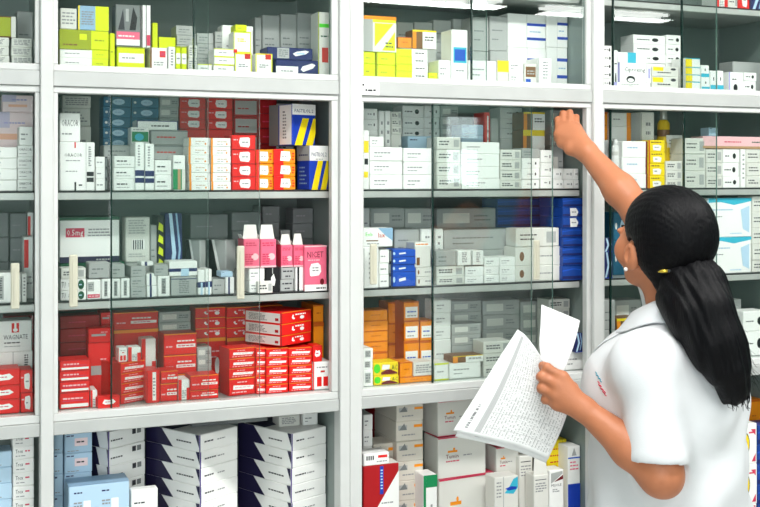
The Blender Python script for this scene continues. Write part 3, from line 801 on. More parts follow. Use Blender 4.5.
def put(bay, row, cx, cy, w, d, zs, style, desc, rz=0.0, kind=None, jit=True):
    n = len(zs) - 1
    if cy + (d * math.cos(rz) + w * math.sin(abs(rz))) / 2 > YB - .0005: print('TOO DEEP', desc, row, bay)
    ceil_ = {'U': 2.0995, 'R1': 1.8435, 'R2': 1.5475, 'R3': 1.286, 'Z': 1.003, 'T': 2.37}[row]
    if zs[-1] > ceil_: print('TOO HIGH', desc, row, bay, round(zs[-1] - ceil_, 4))
    hh = zs[-1] - zs[-2]
    kind = kind or ('medicine_carton' if 'carton' in desc else 'medicine_packet' if 'packet' in desc else
                    'capsule_box' if hh > w * 1.2 else 'tablet_box' if hh < .031 else 'medicine_box')
    cat = kind.split('_')[1]
    rnd = random.Random(int(cx * 9999) + int(zs[0] * 777))
    hs = [round(zs[i + 1] - zs[i], 5) for i in range(n)]
    protos = {}
    outs = []
    for i in range(n):
        sty = style if isinstance(style, str) else style[i % len(style)]
        key = (hs[i], sty)
        if key in protos:
            o = copy_tree(protos[key])
        else:
            o = protos[key] = box_obj(kind, w - .0008, d, hs[i] - .0003, sty)
        j = 1.0 if (jit and n > 1) else 0.25
        o.location = (cx + rnd.uniform(-.0008, .0008) * j, cy + rnd.uniform(0, .003) * j, zs[i])
        o.rotation_euler = (0, 0, rz + rnd.uniform(-.012, .012) * j)
        od = ordinal(i, n)
        label = (od + ' ' if od else '') + desc + ', ' + ROWS[row] + ', ' + BAYS[bay]
        tag(o, label, cat, (desc + ', ' + ROWS[row] + ', ' + BAYS[bay]) if n > 1 else None)
        outs.append(o)
    return outs


def levels(px, Y, floor, ys, n, off):
    if isinstance(ys, (list, tuple)):
        ys = list(ys)
        if floor == FLOORS['Z'] and len(ys) > 1:      # more of the same down past the frame, then one deep base box
            while ys[-1] < 507: ys.append(ys[-1] + ys[-1] - ys[-2])
        zs = [wz(px, y, Y) for y in ys][::-1]
        if zs[0] < floor + .02: zs = zs[1:]
        zs = [floor] + zs
    else:
        zt = wz(px, ys, Y)
        zs = [floor + (zt - floor) * i / n for i in range(n + 1)]
    return zs


def raise_flap(o, w, y0, h, hh, lean):
    fl = MB()
    vs = [(-w / 2, y0, h), (w / 2, y0, h), (w / 2 - .004, y0 + lean * hh, h + hh), (-w / 2 + .006, y0 + lean * hh, h + hh)]
    vs += [(x, y + .0012, z) for x, y, z in vs]
    fl.add(vs, [(0, 1, 2, 3), (7, 6, 5, 4), (0, 4, 5, 1), (1, 5, 6, 2), (2, 6, 7, 3), (3, 7, 4, 0)], mat('offwhite'))
    f = fl.build('end_flap', o)
    f['label'] = 'raised white cardboard end flap'


def S(bay, row, x0, x1, ys, n, style, desc, Y=None, d=.068, on=None, kind=None, off=0, flap=0):
    """a stack whose front faces span the columns x0..x1, from a shelf (or a height «on») up to ys"""
    Y = Q(.075) if Y is None else Y
    lo, hi = INNER[bay]
    X0, X1 = max(wx(x0, Y), lo + .0015), min(wx(x1, Y), hi - .0015)
    if Y < .12: X0, X1 = max(X0, lo + .003), min(X1, hi - .003)
    if X1 - X0 < .007:
        print('NO ROOM', desc); return 0
    floor = FLOORS[row] if on is None else on
    zs = levels((x0 + x1) / 2, Y, floor, ys, n, off)
    if zs[-1] - zs[0] < .004 * max(n, 1):
        print('BAD HEIGHT', desc, zs)
    outs = put(bay, row, (X0 + X1) / 2, Y + d / 2 + .0005, X1 - X0, d, zs, style, desc, 0.0, kind)
    if flap: raise_flap(outs[-1], X1 - X0 - .003, -d / 2 + .004, zs[-1] - zs[-2], flap, .12)
    return zs[-1]


def RB(bay, row, x0, xm, x1, ys, n, style, desc, Y=.08, deg=32, on=None, kind=None, jit=True):
    """a turned stack: left face x0..xm, front face xm..x1, near edge on the plane Y"""
    th = math.radians(deg)
    c, s = math.cos(th), math.sin(th)
    X = wx(xm, Y)

    def solve(px, dx, dy):            # distance along (dx, dy) from the near corner until the column px is met
        lo, hi = 0.0, 0.6
        f = lambda k: (X + dx * k) - wx(px, Y + dy * k)
        sgn = 1 if f(1e-4) < f(.5) else -1
        for _ in range(50):
            m = (lo + hi) / 2
            if f(m) * sgn < 0: lo = m
            else: hi = m
        return lo

    w = solve(x1, c, s)
    d = solve(x0, -s, c)
    cx = X + (c * w - s * d) / 2
    cy = Y + (s * w + c * d) / 2
    floor = FLOORS[row] if on is None else on
    zs = levels(xm, Y, floor, ys, n, 0)
    put(bay, row, cx, cy, w, d, zs, style, desc, th, kind, jit)
    return zs[-1]

F0, F1, F2 = .075, .150, .225            # front, middle and back row
OFFS = [0.0]


def Q(y): return y + OFFS[0]

# ============================================================ left bay, top row
a = ('1', 'U')
OFFS[0] = -0.022
S(*a, 59.5, 108.5, [49.5, 58], 2, 'limehalf', 'white box with lime end beside left post', d=.07)
z = wz(84, 49.5, Q(F0))
S(*a, 59.5, 109, 30, 1, 'olivehalf', 'olive and lime box lying on white-lime ones', d=.07, on=z)
z = wz(84, 30, Q(F0))
S(*a, 60, 77, 8, 1, 'wtxt', 'grey-white carton standing above the olive box', d=.05, on=z)
S(*a, 78, 109, 6, 1, 'greylime', 'blue-grey and lime carton above the olive box', d=.05, on=z)
S(*a, 109.6, 115, 33, 1, 'lime2', 'narrow lime box on edge beside olive box')
S(*a, 117, 145, 47, 1, 'limewhite', 'lime box with broad white front panel')
z = wz(131, 47, Q(F0))
S(*a, 115.5, 141, 4.5, 1, 'picture', 'dark carton with picture and pink band', on=z, d=.06)
S(*a, 141.6, 151.5, 5, 1, 'picside', 'white carton with black edges beside the picture carton', on=z, d=.06)
S(*a, 150, 167.5, 47.5, 1, 'wlogo', 'white box with small red logo')
S(*a, 168, 175.5, 46.5, 1, 'wv', 'white box on edge beside red-logo box')
S(*a, 176, 181, 46, 1, 'limewhite', 'thin lime-edged box on edge, first')
S(*a, 181.4, 187, 46.5, 1, 'limewhite', 'thin lime-edged box on edge, second')
S(*a, 152, 158, 22.5, 1, 'lime2', 'lime strip carton behind the red-logo box', Y=Q(F1))
S(*a, 158.6, 176, 37, 1, 'lime2', 'lime box behind the red-logo box', Y=Q(F1))
S(*a, 176.5, 196, 25.5, 5, 'grey', 'grey-white box in stack behind thin lime boxes', Y=Q(F1))
S(*a, 188, 197, 45, 2, 'wtxt', 'small off-white box behind the pane edge')
S(*a, 197.5, 212, 64, 1, 'wyellowedge', 'low yellow-edged white box beside the pane edge')
S(*a, 197, 214, 33, 4, 'grey', 'grey box in back stack by pane edge', Y=Q(F1))
S(*a, 215, 232, 31.5, 4, 'grey', 'grey box in back stack behind yellow-edged boxes', Y=Q(F1))
S(*a, 214, 234.5, 48.5, 3, 'wyellowedge', 'white box with yellow edges in low stack')
S(*a, 235, 252, 53, 1, 'wyred', 'white box with red corner, beside yellow-edged stack')
z = wz(243, 53, Q(F0))
S(*a, 233.5, 251, 31.5, 1, 'wycorner', 'white carton with lime border and red dot', on=z, d=.05)
z2 = wz(243, 31.5, Q(F0))
S(*a, 235, 247, 24.5, 1, 'lime2', 'small lime box on the lime-bordered carton', on=z2, d=.045)
S(*a, 222, 253.5, 25.5, 1, 'w', 'pale carton behind the lime-bordered carton', Y=Q(F1), d=.05)
S(*a, 255.5, 272.5, 53.5, 1, 'wyred', 'white box with red corner beside navy boxes')
S(*a, 276, 320, 60, 1, 'navyw', 'navy box with white patch and oval')
z = wz(298, 60, Q(F0))
S(*a, 267, 313, 47.5, 1, 'navyoval', 'navy box with grey label and white oval', on=z)
for i, (p, q, t) in enumerate(((255, 262, 17), (262.5, 280, 15), (280.5, 297, 14), (297.5, 317, 13))):
    S(*a, p, q, t, 1, 'grey', ['narrow', 'second', 'third', 'widest'][i] + ' tall grey carton in row behind navy boxes', Y=Q(F2))
S(*a, 318, 331, 12, 1, 'greenred', 'white carton with green line and red mark', d=.06)
# edge bay, top row
a = ('L', 'U')
OFFS[0] = -0.022
S(*a, -12, 9.5, 37, 3, 'wtxt', 'white box in low front stack')
S(*a, 11, 32, 38, 3, 'wtxt', 'white box in low stack against the post')
z = wz(2, 37, Q(F0))
S(*a, -10, 16, 16, 1, 'olivebox', 'olive box with pale end on the front stack', on=max(z, wz(21, 38, Q(F0))), d=.06)
S(*a, 16.6, 33.5, 11, 1, 'grey', 'tall grey carton behind the front stacks', Y=Q(F1))

# ========================================================== left bay, upper shelf
a = ('1', 'R1')
OFFS[0] = -0.01
S(*a, 61, 86, 142, 1, 'w', 'plain white carton hidden behind the tall lettered one', Y=Q(F1), d=.06)
S(*a, 59.5, 95, 142, 1, 'oracor_tall', 'tall white carton with red tick and black squares')
z = wz(77, 142, Q(F0))
S(*a, 59.5, 80.5, 113, 1, 'oracor', 'white box with lettering on the tall carton', on=z, d=.06)
S(*a, 62, 91, [95.5, 108, 126], 5, 'wtxt', 'off-white box in back stack beside left post', Y=Q(F2))
S(*a, 96, 108, [156.5, 168, 179], 3, 'wend', 'small white box with black end')
S(*a, 114, 136.5, [156, 167.5, 179], 3, 'wk', 'white box with dark print behind pane edge')
S(*a, 135, 144.5, 142, 1, 'wband', 'tall white box with two navy bands, first', Y=Q(.07))
S(*a, 145, 154.5, 143.5, 1, 'wband', 'tall white box with two navy bands, second', Y=Q(.07))
S(*a, 104, 135, 145, 3, 'grey', 'grey box in stack before the teal boxes', Y=Q(F1))
S(*a, 103, 131, 96.5, 9, 'tealbox', 'teal box with pale oval, column nearest post', Y=Q(F2))
S(*a, 131.6, 159, 97.5, 9, 'tealbox', 'teal box with pale oval, second column', Y=Q(F2))
S(*a, 159.6, 179, 97, 9, 'greyl', 'pale grey box in stack between teal and red', Y=Q(F2))
S(*a, 137, 150, 142, 1, 'w', 'plain white carton behind the navy-banded boxes', Y=Q(F1))
z = wz(143, 142, Q(F1))
S(*a, 131, 149.5, 127, 1, 'wgreenlab', 'small white box with green label', on=wz(119, 145, Q(F1)), Y=Q(F1), d=.05)
S(*a, 151, 188, 130, 4, 'shadegreyred', 'shade-toned grey box with red print behind green-white box', Y=Q(F1))
S(*a, 136.5, 178.5, 120.5, 1, 'wdarkedge', 'long white box with navy edge on grey stack', on=wz(169, 130, Q(F1)), Y=Q(F1) + .002, d=.06)
S(*a, 155, 172, 160, 2, 'wk', 'white box beside the green and white box')
S(*a, 173, 185.5, 155, 1, 'wgreenlow', 'upright white box with green and tan lower half')
S(*a, 180, 206, [97.5, 109, 119, 129], 9, 'redoval', 'red box with white patch, left back column', Y=Q(F2), d=.1)
S(*a, 207.5, 233, [98, 109.5, 120, 129.5], 9, 'redoval', 'red box with white patch, second back column', Y=Q(F2), d=.1)
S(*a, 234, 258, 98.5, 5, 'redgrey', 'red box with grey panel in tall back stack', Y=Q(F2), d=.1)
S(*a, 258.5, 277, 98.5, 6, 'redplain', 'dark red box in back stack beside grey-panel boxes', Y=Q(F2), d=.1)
S(*a, 189, 210, 137.5, 6, 'worange', 'white box with orange edge, first column')
S(*a, 211, 231, 138, 6, 'worange', 'white box with orange edge, second column')
S(*a, 231.8, 256, [135, 149.5, 164, 177], 4, 'redoval', 'red box with white patch in front stack')
S(*a, 256.5, 273.5, [149.5, 163.5, 177], 3, 'orangered', 'orange-red box with white patch, first column', d=.066)
S(*a, 274, 296, [149, 163.5, 176.5], 3, 'redorange', 'red and orange box with white patch, second column')
S(*a, 276.5, 294, 103.5, 1, 'wk', 'white carton behind the upper blue striped carton', Y=Q(F2))
zc_ = RB(*a, 297, 309.5, 328.5, 145.5, 1, 'bluestripe', 'blue carton with yellow stripes standing at right end', deg=12, Y=Q(.066))
RB(*a, 269, 292, 315.5, 103.5, 1, 'bluebook', 'blue striped carton on top of the orange-red boxes', deg=18, on=max(wz(285, 149, Q(F0)), zc_) + .0006, Y=Q(.07))
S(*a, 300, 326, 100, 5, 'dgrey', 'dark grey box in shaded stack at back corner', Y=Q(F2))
# edge bay
a = ('L', 'R1')
OFFS[0] = -0.01
S(*a, -14, 17, 147, 4, 'w', 'plain white box in front stack')
S(*a, 17.6, 33.5, 145.5, 4, 'oracor', 'white lettered box in stack against the post')
z = wz(10, 145.5, Q(F1))
S(*a, -10, 33.5, 112, 2, 'pastel', 'pastel pink and lilac box', Y=Q(F1))
S(*a, 2, 33.5, 95, 1, 'pastel', 'pastel box topping the pink ones', Y=Q(F1), on=wz(11, 112, Q(F1)))
S(*a, 19, 33, 126.5, 1, 'w', 'white box lying on the lettered stack', on=wz(25, 145.5, Q(F0)), d=.06)

# ========================================================= left bay, middle shelf
a = ('1', 'R2')
OFFS[0] = -0.018
zt = S(*a, 60, 125, 262.3, 2, 'greenbase', 'dark green long box under the white medicine carton', Y=Q(F1), d=.09)
S(*a, 59.5, 119.5, 217, 1, 'big05', 'long white carton with green top and red label', on=zt, Y=Q(F1), d=.09)
S(*a, 126, 151, 262, 2, 'grey', 'grey box under the barcode carton', Y=Q(F1) + .004)
S(*a, 125.5, 150, 217, 1, 'barcode', 'off-white carton with barcode', on=wz(138, 262, Q(F1) + .004), Y=Q(F1) + .004, d=.06)
S(*a, 150.5, 157, 225, 1, 'grey', 'thin grey carton beside the barcode carton', Y=Q(F1))
S(*a, 157.3, 164, 215.5, 1, 'blackyellow', 'upright black box with yellow chevrons', Y=Q(F1))
S(*a, 165, 182.5, 213, 1, 'blueswirl', 'upright blue box with pale swirls', Y=Q(F1))
S(*a, 60.5, 86.5, [279, 290.5], 2, 'wovalgreen', 'white box with dark green oval behind finger pull', d=.06)
S(*a, 61, 86, 268, 1, 'wbars', 'white box with black lettering on green-oval boxes', on=wz(73, 279, Q(F0)), d=.06)
S(*a, 87, 101, 279.5, 1, 'wpinkband', 'white box with pink band', d=.06)
S(*a, 101.5, 110.5, 278.5, 1, 'wtxtv', 'upright white box with grey text panel, first', d=.06)
S(*a, 111, 120.5, 278.5, 1, 'wtxtv', 'upright white box with grey text panel, second', d=.06)
S(*a, 121, 130, 278, 1, 'wtxtv', 'upright white box with grey text panel, third', d=.06)
S(*a, 89, 110, 262.5, 1, 'grey', 'grey box lying above the pink-band box', on=wz(95, 278.5, Q(F0)), d=.06)
S(*a, 111, 125, 264, 1, 'grey', 'grey box lying above the text-panel boxes', on=wz(115, 278, Q(F0)), d=.06)
S(*a, 130.6, 146, 266, 3, 'grey', 'grey box in low stack beside navy-striped boxes')
S(*a, 146.5, 157, [273.5, 286], 2, 'wnavy', 'white box with navy stripe')
S(*a, 141, 153.5, 261.5, 1, 'wnavy', 'white box with navy stripe, leaning above', on=max(wz(151, 273.5, Q(F0)), wz(138, 266, Q(F0))), d=.055)
S(*a, 157.6, 170, 275.5, 1, 'wtxtv', 'upright white box with grey text panel, beside navy stripe')
S(*a, 154, 168.5, 264.5, 1, 'grey', 'grey box lying on the upright white box', on=wz(164, 275.5, Q(F0)), d=.06)
S(*a, 171, 197, 276.5, 1, 'greytxtv', 'grey upright box under the navy-banded box')
S(*a, 169, 197.5, 261, 1, 'wnavyh', 'white box with navy band and pale notch', on=wz(184, 276.5, Q(F0)) + .001, d=.06)
S(*a, 197.8, 205, 270, 1, 'wnavyh', 'narrow white and navy box on end')
S(*a, 205.4, 212, 269, 1, 'wnavyh', 'narrow white and navy box, beside grey pair')
S(*a, 212.4, 225, [279, 287.5], 2, 'grey', 'small grey box in pair before finger pull')
S(*a, 225.4, 234.5, 277, 1, 'wnavy', 'white box with navy stripe by finger pull')
S(*a, 221, 233, 271.5, 1, 'lbl', 'pale blue box lying on the grey pair', on=max(wz(219, 279, Q(F0)), wz(230, 277, Q(F0))), d=.05)
RB(*a, 186, 200, 206, 240, 1, 'flapdark', 'grey box with black slanted side, first', deg=40, Y=Q(F1) + .01)
RB(*a, 208, 226, 236, 240, 1, 'flapdark', 'grey box with black slanted side, second', deg=40, Y=Q(F1) + .01)
zz = S(*a, 249, 265, [268, 280.5], 2, 'w', 'white box under the pink open boxes', d=.06)
S(*a, 265.4, 280.5, 267.5, 1, 'darkpatch', 'black box with white patch under pink boxes', d=.06)
S(*a, 258, 273, 291.8 - 10.5, 1, 'wbars', 'white printed box lying in front of black box', Y=Q(.056), d=.018)
S(*a, 281, 294.5, [267, 279.5], 2, 'greyk', 'grey box with dark lettering')
S(*a, 295, 305, 267, 1, 'wblackv', 'white box with black stripe beside the pink carton')
nic = S(*a, 304.5, 327, 245.5, 1, 'nicet', 'bright pink carton with white patch', Y=Q(.062), d=.05)
S(*a, 281, 291, 230, 2, 'grey', 'grey carton in stack behind open pink boxes', Y=Q(F2))


def open_box(x0, x1, yt, yb, yf, desc, Y, d=.05, lean=.2):
    X0, X1 = wx(x0, Y), wx(x1, Y)
    zb, zt, zf = wz((x0 + x1) / 2, yb, Y), wz((x0 + x1) / 2, yt, Y), wz((x0 + x1) / 2, yf, Y)
    o = put('1', 'R2', (X0 + X1) / 2, Y + d / 2 + .0005, X1 - X0, d, [zb, zt], 'pinkgrey', desc, 0, 'medicine_box')[0]
    w = X1 - X0 - .003
    raise_flap(o, w, -d / 2 + .012, zt - zb, zf - zt, lean)
    for sx in (-1, 1):
        x = sx * (w / 2 - .001)
        vs = [(x, -d / 2 + .006, zt - zb), (x, d / 2 - .004, zt - zb), (x + sx * .006, d / 2 - .008, zt - zb + .012), (x + sx * .006, -d / 2 + .010, zt - zb + .012)]
        vs += [(a + sx * .0008, b, c) for a, b, c in vs]
        s2 = MB(); s2.add(vs, [(0, 1, 2, 3), (7, 6, 5, 4), (0, 4, 5, 1), (1, 5, 6, 2), (2, 6, 7, 3), (3, 7, 4, 0)], mat('offwhite'))
        if sx < 0: s2.build('side_flap', o)


open_box(243.5, 260, 239, 267.8, 225, 'open pink box with raised flap, first of four', Q(F0), .05)
open_box(260.6, 276.5, 239, 267.3, 225, 'open pink box with raised flap, second of four', Q(F0), .05)
open_box(281, 293, 245, 266.8, 234.5, 'open pink box with raised flap, third of four', Q(F0), .05)
open_box(293.6, 305, 245, 266.6, 234, 'open pink box with raised flap, fourth of four', Q(F0), .05)
S(*a, 238, 252, 270, 2, 'grey', 'grey box behind finger pull, under pink box', Y=Q(F1) - .004, d=.05)
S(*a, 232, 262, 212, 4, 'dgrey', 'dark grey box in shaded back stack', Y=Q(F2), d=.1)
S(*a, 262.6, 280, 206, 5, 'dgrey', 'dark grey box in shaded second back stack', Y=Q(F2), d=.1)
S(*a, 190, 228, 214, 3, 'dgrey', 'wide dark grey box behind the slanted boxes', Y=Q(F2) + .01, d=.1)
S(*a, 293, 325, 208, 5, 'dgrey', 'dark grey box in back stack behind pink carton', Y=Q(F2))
# edge bay
a = ('L', 'R2')
OFFS[0] = -0.018
S(*a, -14, 12, [272.5], 1, 'wtxtv', 'upright white box before the finger pull', d=.06)
S(*a, 13, 21, 273, 1, 'wv', 'upright white box behind the finger pull', d=.06)
S(*a, 21.4, 27, 273.5, 1, 'wv', 'narrow white box beside the finger pull', d=.06)
S(*a, 23.5, 33.5, 236.5, 1, 'wreds', 'tall white carton with red square', Y=Q(F1), d=.06)
S(*a, 27.5, 33.8, 212, 1, 'wreds', 'tall white carton with red mark behind the other', Y=Q(F2))
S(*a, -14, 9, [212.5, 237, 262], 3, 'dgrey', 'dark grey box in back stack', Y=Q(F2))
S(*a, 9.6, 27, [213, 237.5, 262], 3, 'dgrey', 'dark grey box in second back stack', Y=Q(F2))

# ========================================================== left bay, lower shelf
a = ('1', 'R3')
OFFS[0] = -0.036
zt = S(*a, 59.5, 90, [360, 370.5, 381, 392, 402.5], 5, 'redfront', 'red box with white strip beside left post', d=.066)
S(*a, 90.6, 97.5, 390, 1, 'redwv', 'small white and red box on end, first', d=.06)
S(*a, 83.5 + 14.3, 120, 396, 1, 'redblob', 'red box with white splash lying at front', Y=Q(.052), d=.022)
RB(*a, 97.5, 121.5, 146, [363.5, 374, 384, 394.5], 4, 'redcrown', 'red box with white strip in turned stack', deg=28, Y=Q(.082))
zt = wz(121, 363.5, Q(.082))
S(*a, 118, 127.5, 347.5, 1, 'wredbars', 'small white and red box on turned stack, first', on=zt, Y=Q(.10), d=.04)
S(*a, 128, 141, 347, 1, 'redwv', 'small white and red box on turned stack, second', on=zt, Y=Q(.10), d=.04)
S(*a, 141.5, 156, 338.5, 1, 'redwv', 'tall white box with red edges behind turned stack', Y=Q(.166), d=.05)
S(*a, 146.5, 160, 370.5, 1, 'redv', 'red upright box with white stripe beside turned stack', Y=Q(.07))
S(*a, 160.5, 178, [371, 383.5], 2, 'redstripw', 'red box with white strip, third front stack', d=.06)
zt = S(*a, 164, 197, [333.5, 355, 374], 3, 'redstripw', 'large red box with white strip', Y=Q(F1))
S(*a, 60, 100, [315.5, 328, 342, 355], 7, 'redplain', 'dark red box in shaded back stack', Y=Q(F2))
S(*a, 88, 112.5, [328, 342.5], 4, 'redstrip', 'red box with grey strip in middle stack', Y=Q(F1), d=.045)
S(*a, 101, 113, 312.5, 7, 'redstrip', 'red box with grey strip behind the middle stack', Y=Q(F2))
S(*a, 113.5, 158.5, [312, 329.5], 6, 'redstripw', 'wide red box with white strip in back stack', Y=Q(F2))
S(*a, 159, 191, [311.5, 322, 331.5], 6, 'greyl', 'grey box in back stack between red ones', Y=Q(F2))
S(*a, 178.4, 190, 379.5, 1, 'redwv', 'white and red box before the grey stack', d=.06)
S(*a, 190.5, 219, [375, 390], 2, 'redstripw', 'red box with white strip in lowest front pair', Y=Q(.07), d=.06)
S(*a, 197.5, 212, [347.5, 357.5, 366.5], 5, 'greyl', 'grey box with pale label in small stack', Y=Q(F1))
S(*a, 195.5, 226, [307.5, 317.5, 328, 338], 10, 'redlogo', 'red box with white logo, tall first column', Y=Q(F2))
S(*a, 226.6, 252, [307, 317, 327.5, 337.5], 10, 'redlogo', 'red box with white logo, tall second column', Y=Q(F2))
S(*a, 252.6, 283, [305.5, 315, 325.5, 335.5], 10, 'redlogo', 'red box with white logo, tall third column', Y=Q(F2))
RB(*a, 219.5, 229, 255.5, [349, 359, 369, 379, 389], 5, 'redcrown', 'red box with white strip, first column', deg=8, Y=Q(F0) + .005)
S(*a, 256, 266, 348, 5, 'redcrown', 'narrow red box between wider red columns', Y=Q(.082))
S(*a, 266.5, 288.5, 348, 5, 'redcrown', 'red box with white strip, second wide column')
zt = S(*a, 289, 312.5, 347.5, 5, 'redcrown', 'red box with white strip, third wide column', Y=Q(F0))
zb = max(zt, wz(277, 348, Q(F0)), wz(229, 349, Q(F0) + .005)) + .001
RB(*a, 244.5, 281.5, 311.5, [313, 324.5, 336.2], 3, 'bigred', 'large red box with grey-white printed side', deg=30, Y=Q(.062), on=zb)
S(*a, 313, 331, 361.5, 1, 'wredbars', 'white box with two red bars at right end')
S(*a, 312.8, 322.5, 345.5, 1, 'redblob', 'small red box with white splash on the red-bars box', on=wz(322, 361.5, Q(F0)), d=.05)
S(*a, 313.5, 324, [305, 322], 3, 'orange', 'brown-orange box in shaded back corner', Y=Q(F1), d=.1)
# edge bay
a = ('L', 'R3')
OFFS[0] = -0.036
S(*a, -16, 20, [369.5, 386, 400], 3, 'redblob', 'red box with white splash in front stack', d=.066)
S(*a, 20.5, 33.3, [370, 393], 2, 'redoval', 'red box with white patch against the post', d=.066)
S(*a, -6, 33, 352, 3, 'wvtext', 'white box with upright lettering under the red-cup box', Y=Q(F1))
S(*a, -2, 32, 320.5, 1, 'redcup', 'white box with red cup emblem', on=wz(13, 352, Q(F1)), Y=Q(F1))
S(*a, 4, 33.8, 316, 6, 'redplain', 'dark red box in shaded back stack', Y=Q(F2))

# ========================================================= left bay, bottom shelf
a = ('1', 'Z')
OFFS[0] = 0
FZ = .06
S(*a, 54, 63.5, [431.5, 453], 3, 'lbl', 'narrow light blue box beside left post', Y=Q(.13), d=.09)
for o in []: pass
S(*a, 64, 92, [433, 453], 3, 'lblst', 'light blue box with white sticker', Y=Q(.13), d=.09)
S(*a, 68.5, 129.5, 484, 1, 'lbig', 'large light blue carton lying in front', Y=Q(.05), d=.075)
RB(*a, 91, 108, 145.5, [432, 449.5, 467], 5, 'diagbc', 'white box with purple diagonal side, first stack', deg=30, Y=Q(.145))
z2_ = RB(*a, 146, 199.5, 238, [435.3, 452.5, 469.5, 486.8], 5, 'diag', 'white box with navy diagonal side, second stack', deg=30, Y=Q(.06))
z3_ = RB(*a, 238.5, 291, 326.5, [434, 451.5, 469, 486.2], 5, 'diag', 'white box with navy diagonal side, third stack', deg=24, Y=Q(.05))
S(*a, 131, 158, 489, 1, 'wtop', 'white box lying before the second diagonal stack', Y=Q(.05), d=.028)
S(*a, 279, 300, 415.5, 1, 'wtxt', 'grey-white box in shade on third diagonal stack', Y=Q(.135), d=.06, on=z3_ + .0005)
S(*a, 303, 318, 413, 1, 'w', 'white box in shade on third stack beside divider', Y=Q(.125), d=.05, on=z3_ + .0005)
S(*a, 192, 268, 420.5, 1, 'dgrey', 'long dark packet in shade on second stack', Y=Q(.15), d=.07, on=max(z2_, z3_) + .0005)
a = ('L', 'Z')
OFFS[0] = 0
S(*a, -14, 12, [452, 468, 484], 4, 'lbl', 'light blue box in stack', Y=Q(.06))
S(*a, 12.5, 34.2, [433.5, 446, 459, 472.5, 486], 6, 'trox', 'white box with black and red lettering', Y=Q(.06))

# =========================================================== middle bay, top row
a = ('2', 'U')
OFFS[0] = -0.022
S(*a, 363.3, 376, [51.5, 63.5], 2, 'lime2', 'lime yellow box, column at the double post')
S(*a, 377, 396, [52, 65], 2, 'lime2', 'lime yellow box, second column')
zt = S(*a, 396.6, 428, [49, 56.5, 64.5, 71.5], 4, 'limeend', 'lime yellow box with white end')
S(*a, 428.5, 438, 72.5, 1, 'lime2', 'low lime box beside white-ended boxes')
zl = max(wz(370, 51.5, Q(F0)), wz(386, 52, Q(F0)))
S(*a, 363.5, 396.5, 16, 1, 'limediag', 'carton with lime triangle and orange top', on=zl, d=.06)
S(*a, 400, 437, 48.5, 2, 'grey', 'grey box under the orange picture box', Y=Q(F1), d=.07)
zt = wz(418, 48.5, Q(F1))
S(*a, 398, 412, 37, 1, 'orange', 'small orange box beside the picture box', on=zt, Y=Q(F1), d=.05)
S(*a, 412.5, 436.5, 30, 1, 'orangepic', 'brown and white box with yellow top', on=zt, Y=Q(F1), d=.05)
for i, (p, q, t) in enumerate(((397, 414, 22), (415, 433, 22), (434, 452, 20), (453, 470, 19))):
    S(*a, p, q, t, 2, 'grey', NTH[i + 1].replace('second', 'second') + ' grey back stack box' if i else 'first grey back stack box', Y=Q(F2))
S(*a, 451.5, 468, 29.5, 1, 'wblue', 'white carton with blue square')
S(*a, 468.6, 497, 60.5, 1, 'w', 'plain white box beside blue-square carton')
S(*a, 438.6, 451, 60, 1, 'w', 'low white box before blue-square carton')
S(*a, 472, 489, 17, 2, 'grey', 'grey carton behind the pane edge', Y=Q(F1))
S(*a, 490, 508.5, 16, 2, 'grey', 'grey carton behind the yellow-topped box', Y=Q(F1))
S(*a, 497.5, 509, 60.5, 1, 'wyel', 'yellow and white box')
S(*a, 509.5, 524, [60.5, 72.5], 2, 'w', 'small white box beside yellow one')
S(*a, 524.5, 537, 63.5, 1, 'wdarklab', 'white box with dark brown label')
S(*a, 508.6, 546.5, [14, 48], 2, 'wbluebands', 'large white carton with blue bands, first column', Y=Q(F1))
S(*a, 547, 584, [14, 48], 2, 'wbluebands', 'large white carton with blue bands, second column', Y=Q(F1))
S(*a, 538, 552, 58, 1, 'wv', 'narrow white box before the large cartons')

# ========================================================= middle bay, upper shelf
a = ('2', 'R1')
OFFS[0] = -0.01
S(*a, 363.3, 369.5, 130, 1, 'sidebits', 'narrow white box with yellow marks at post', Y=Q(.068))
S(*a, 370, 403, [147, 161, 174.5], 3, 'w', 'white box, first front column', d=.066)
S(*a, 403.6, 434, [148, 162, 175], 3, 'w', 'white box, second front column', d=.066)
S(*a, 370, 384, 136.5, 1, 'w', 'white box lying on first front column', on=wz(386, 147, Q(F0)), d=.05)
S(*a, 363.5, 378, [108.5, 119.5, 130], 6, 'wbox', 'grey-white box in back stack at post', Y=Q(F1))
S(*a, 379, 384.5, 110.5, 1, 'wv', 'upright white box in middle row, first', Y=Q(F1))
S(*a, 385, 391, 110.5, 1, 'wv', 'upright white box in middle row, second', Y=Q(F1))
S(*a, 391.5, 402, [111.5, 119, 126.5, 134], 8, 'wbars', 'thin white box stacked beside upright pair', Y=Q(F1))
S(*a, 402.5, 424, [105.5, 117.5, 128.5, 138], 7, 'wdots', 'white box with dark dot, back column', Y=Q(F2))
S(*a, 424.5, 440, [105.5, 117.5, 128.5, 138], 7, 'wbox', 'white box with dark square, back column', Y=Q(F2))
S(*a, 441, 458.5, [106, 117, 126.5, 136.5], 7, 'greyl', 'grey box with pale label, back column', Y=Q(F2))
S(*a, 408, 435, 136, 2, 'lbl', 'blue-grey box behind front columns', Y=Q(F1))
S(*a, 437, 461, [137, 149.5, 163, 176], 4, 'wbars', 'white box behind pane edge', Y=Q(F0))
S(*a, 461.5, 500, [142, 154, 166.5, 178.5], 4, 'w', 'wide white box in centre stack')
S(*a, 462, 484, 124.5, 6, 'lbl', 'pale box in stack behind wide white boxes', Y=Q(F1))
S(*a, 484.5, 490.5, 112, 1, 'redv', 'magenta-red upright box behind wide white boxes', Y=Q(F1))
S(*a, 491, 499, 118, 1, 'grey', 'grey upright box beside the magenta one', Y=Q(F1))
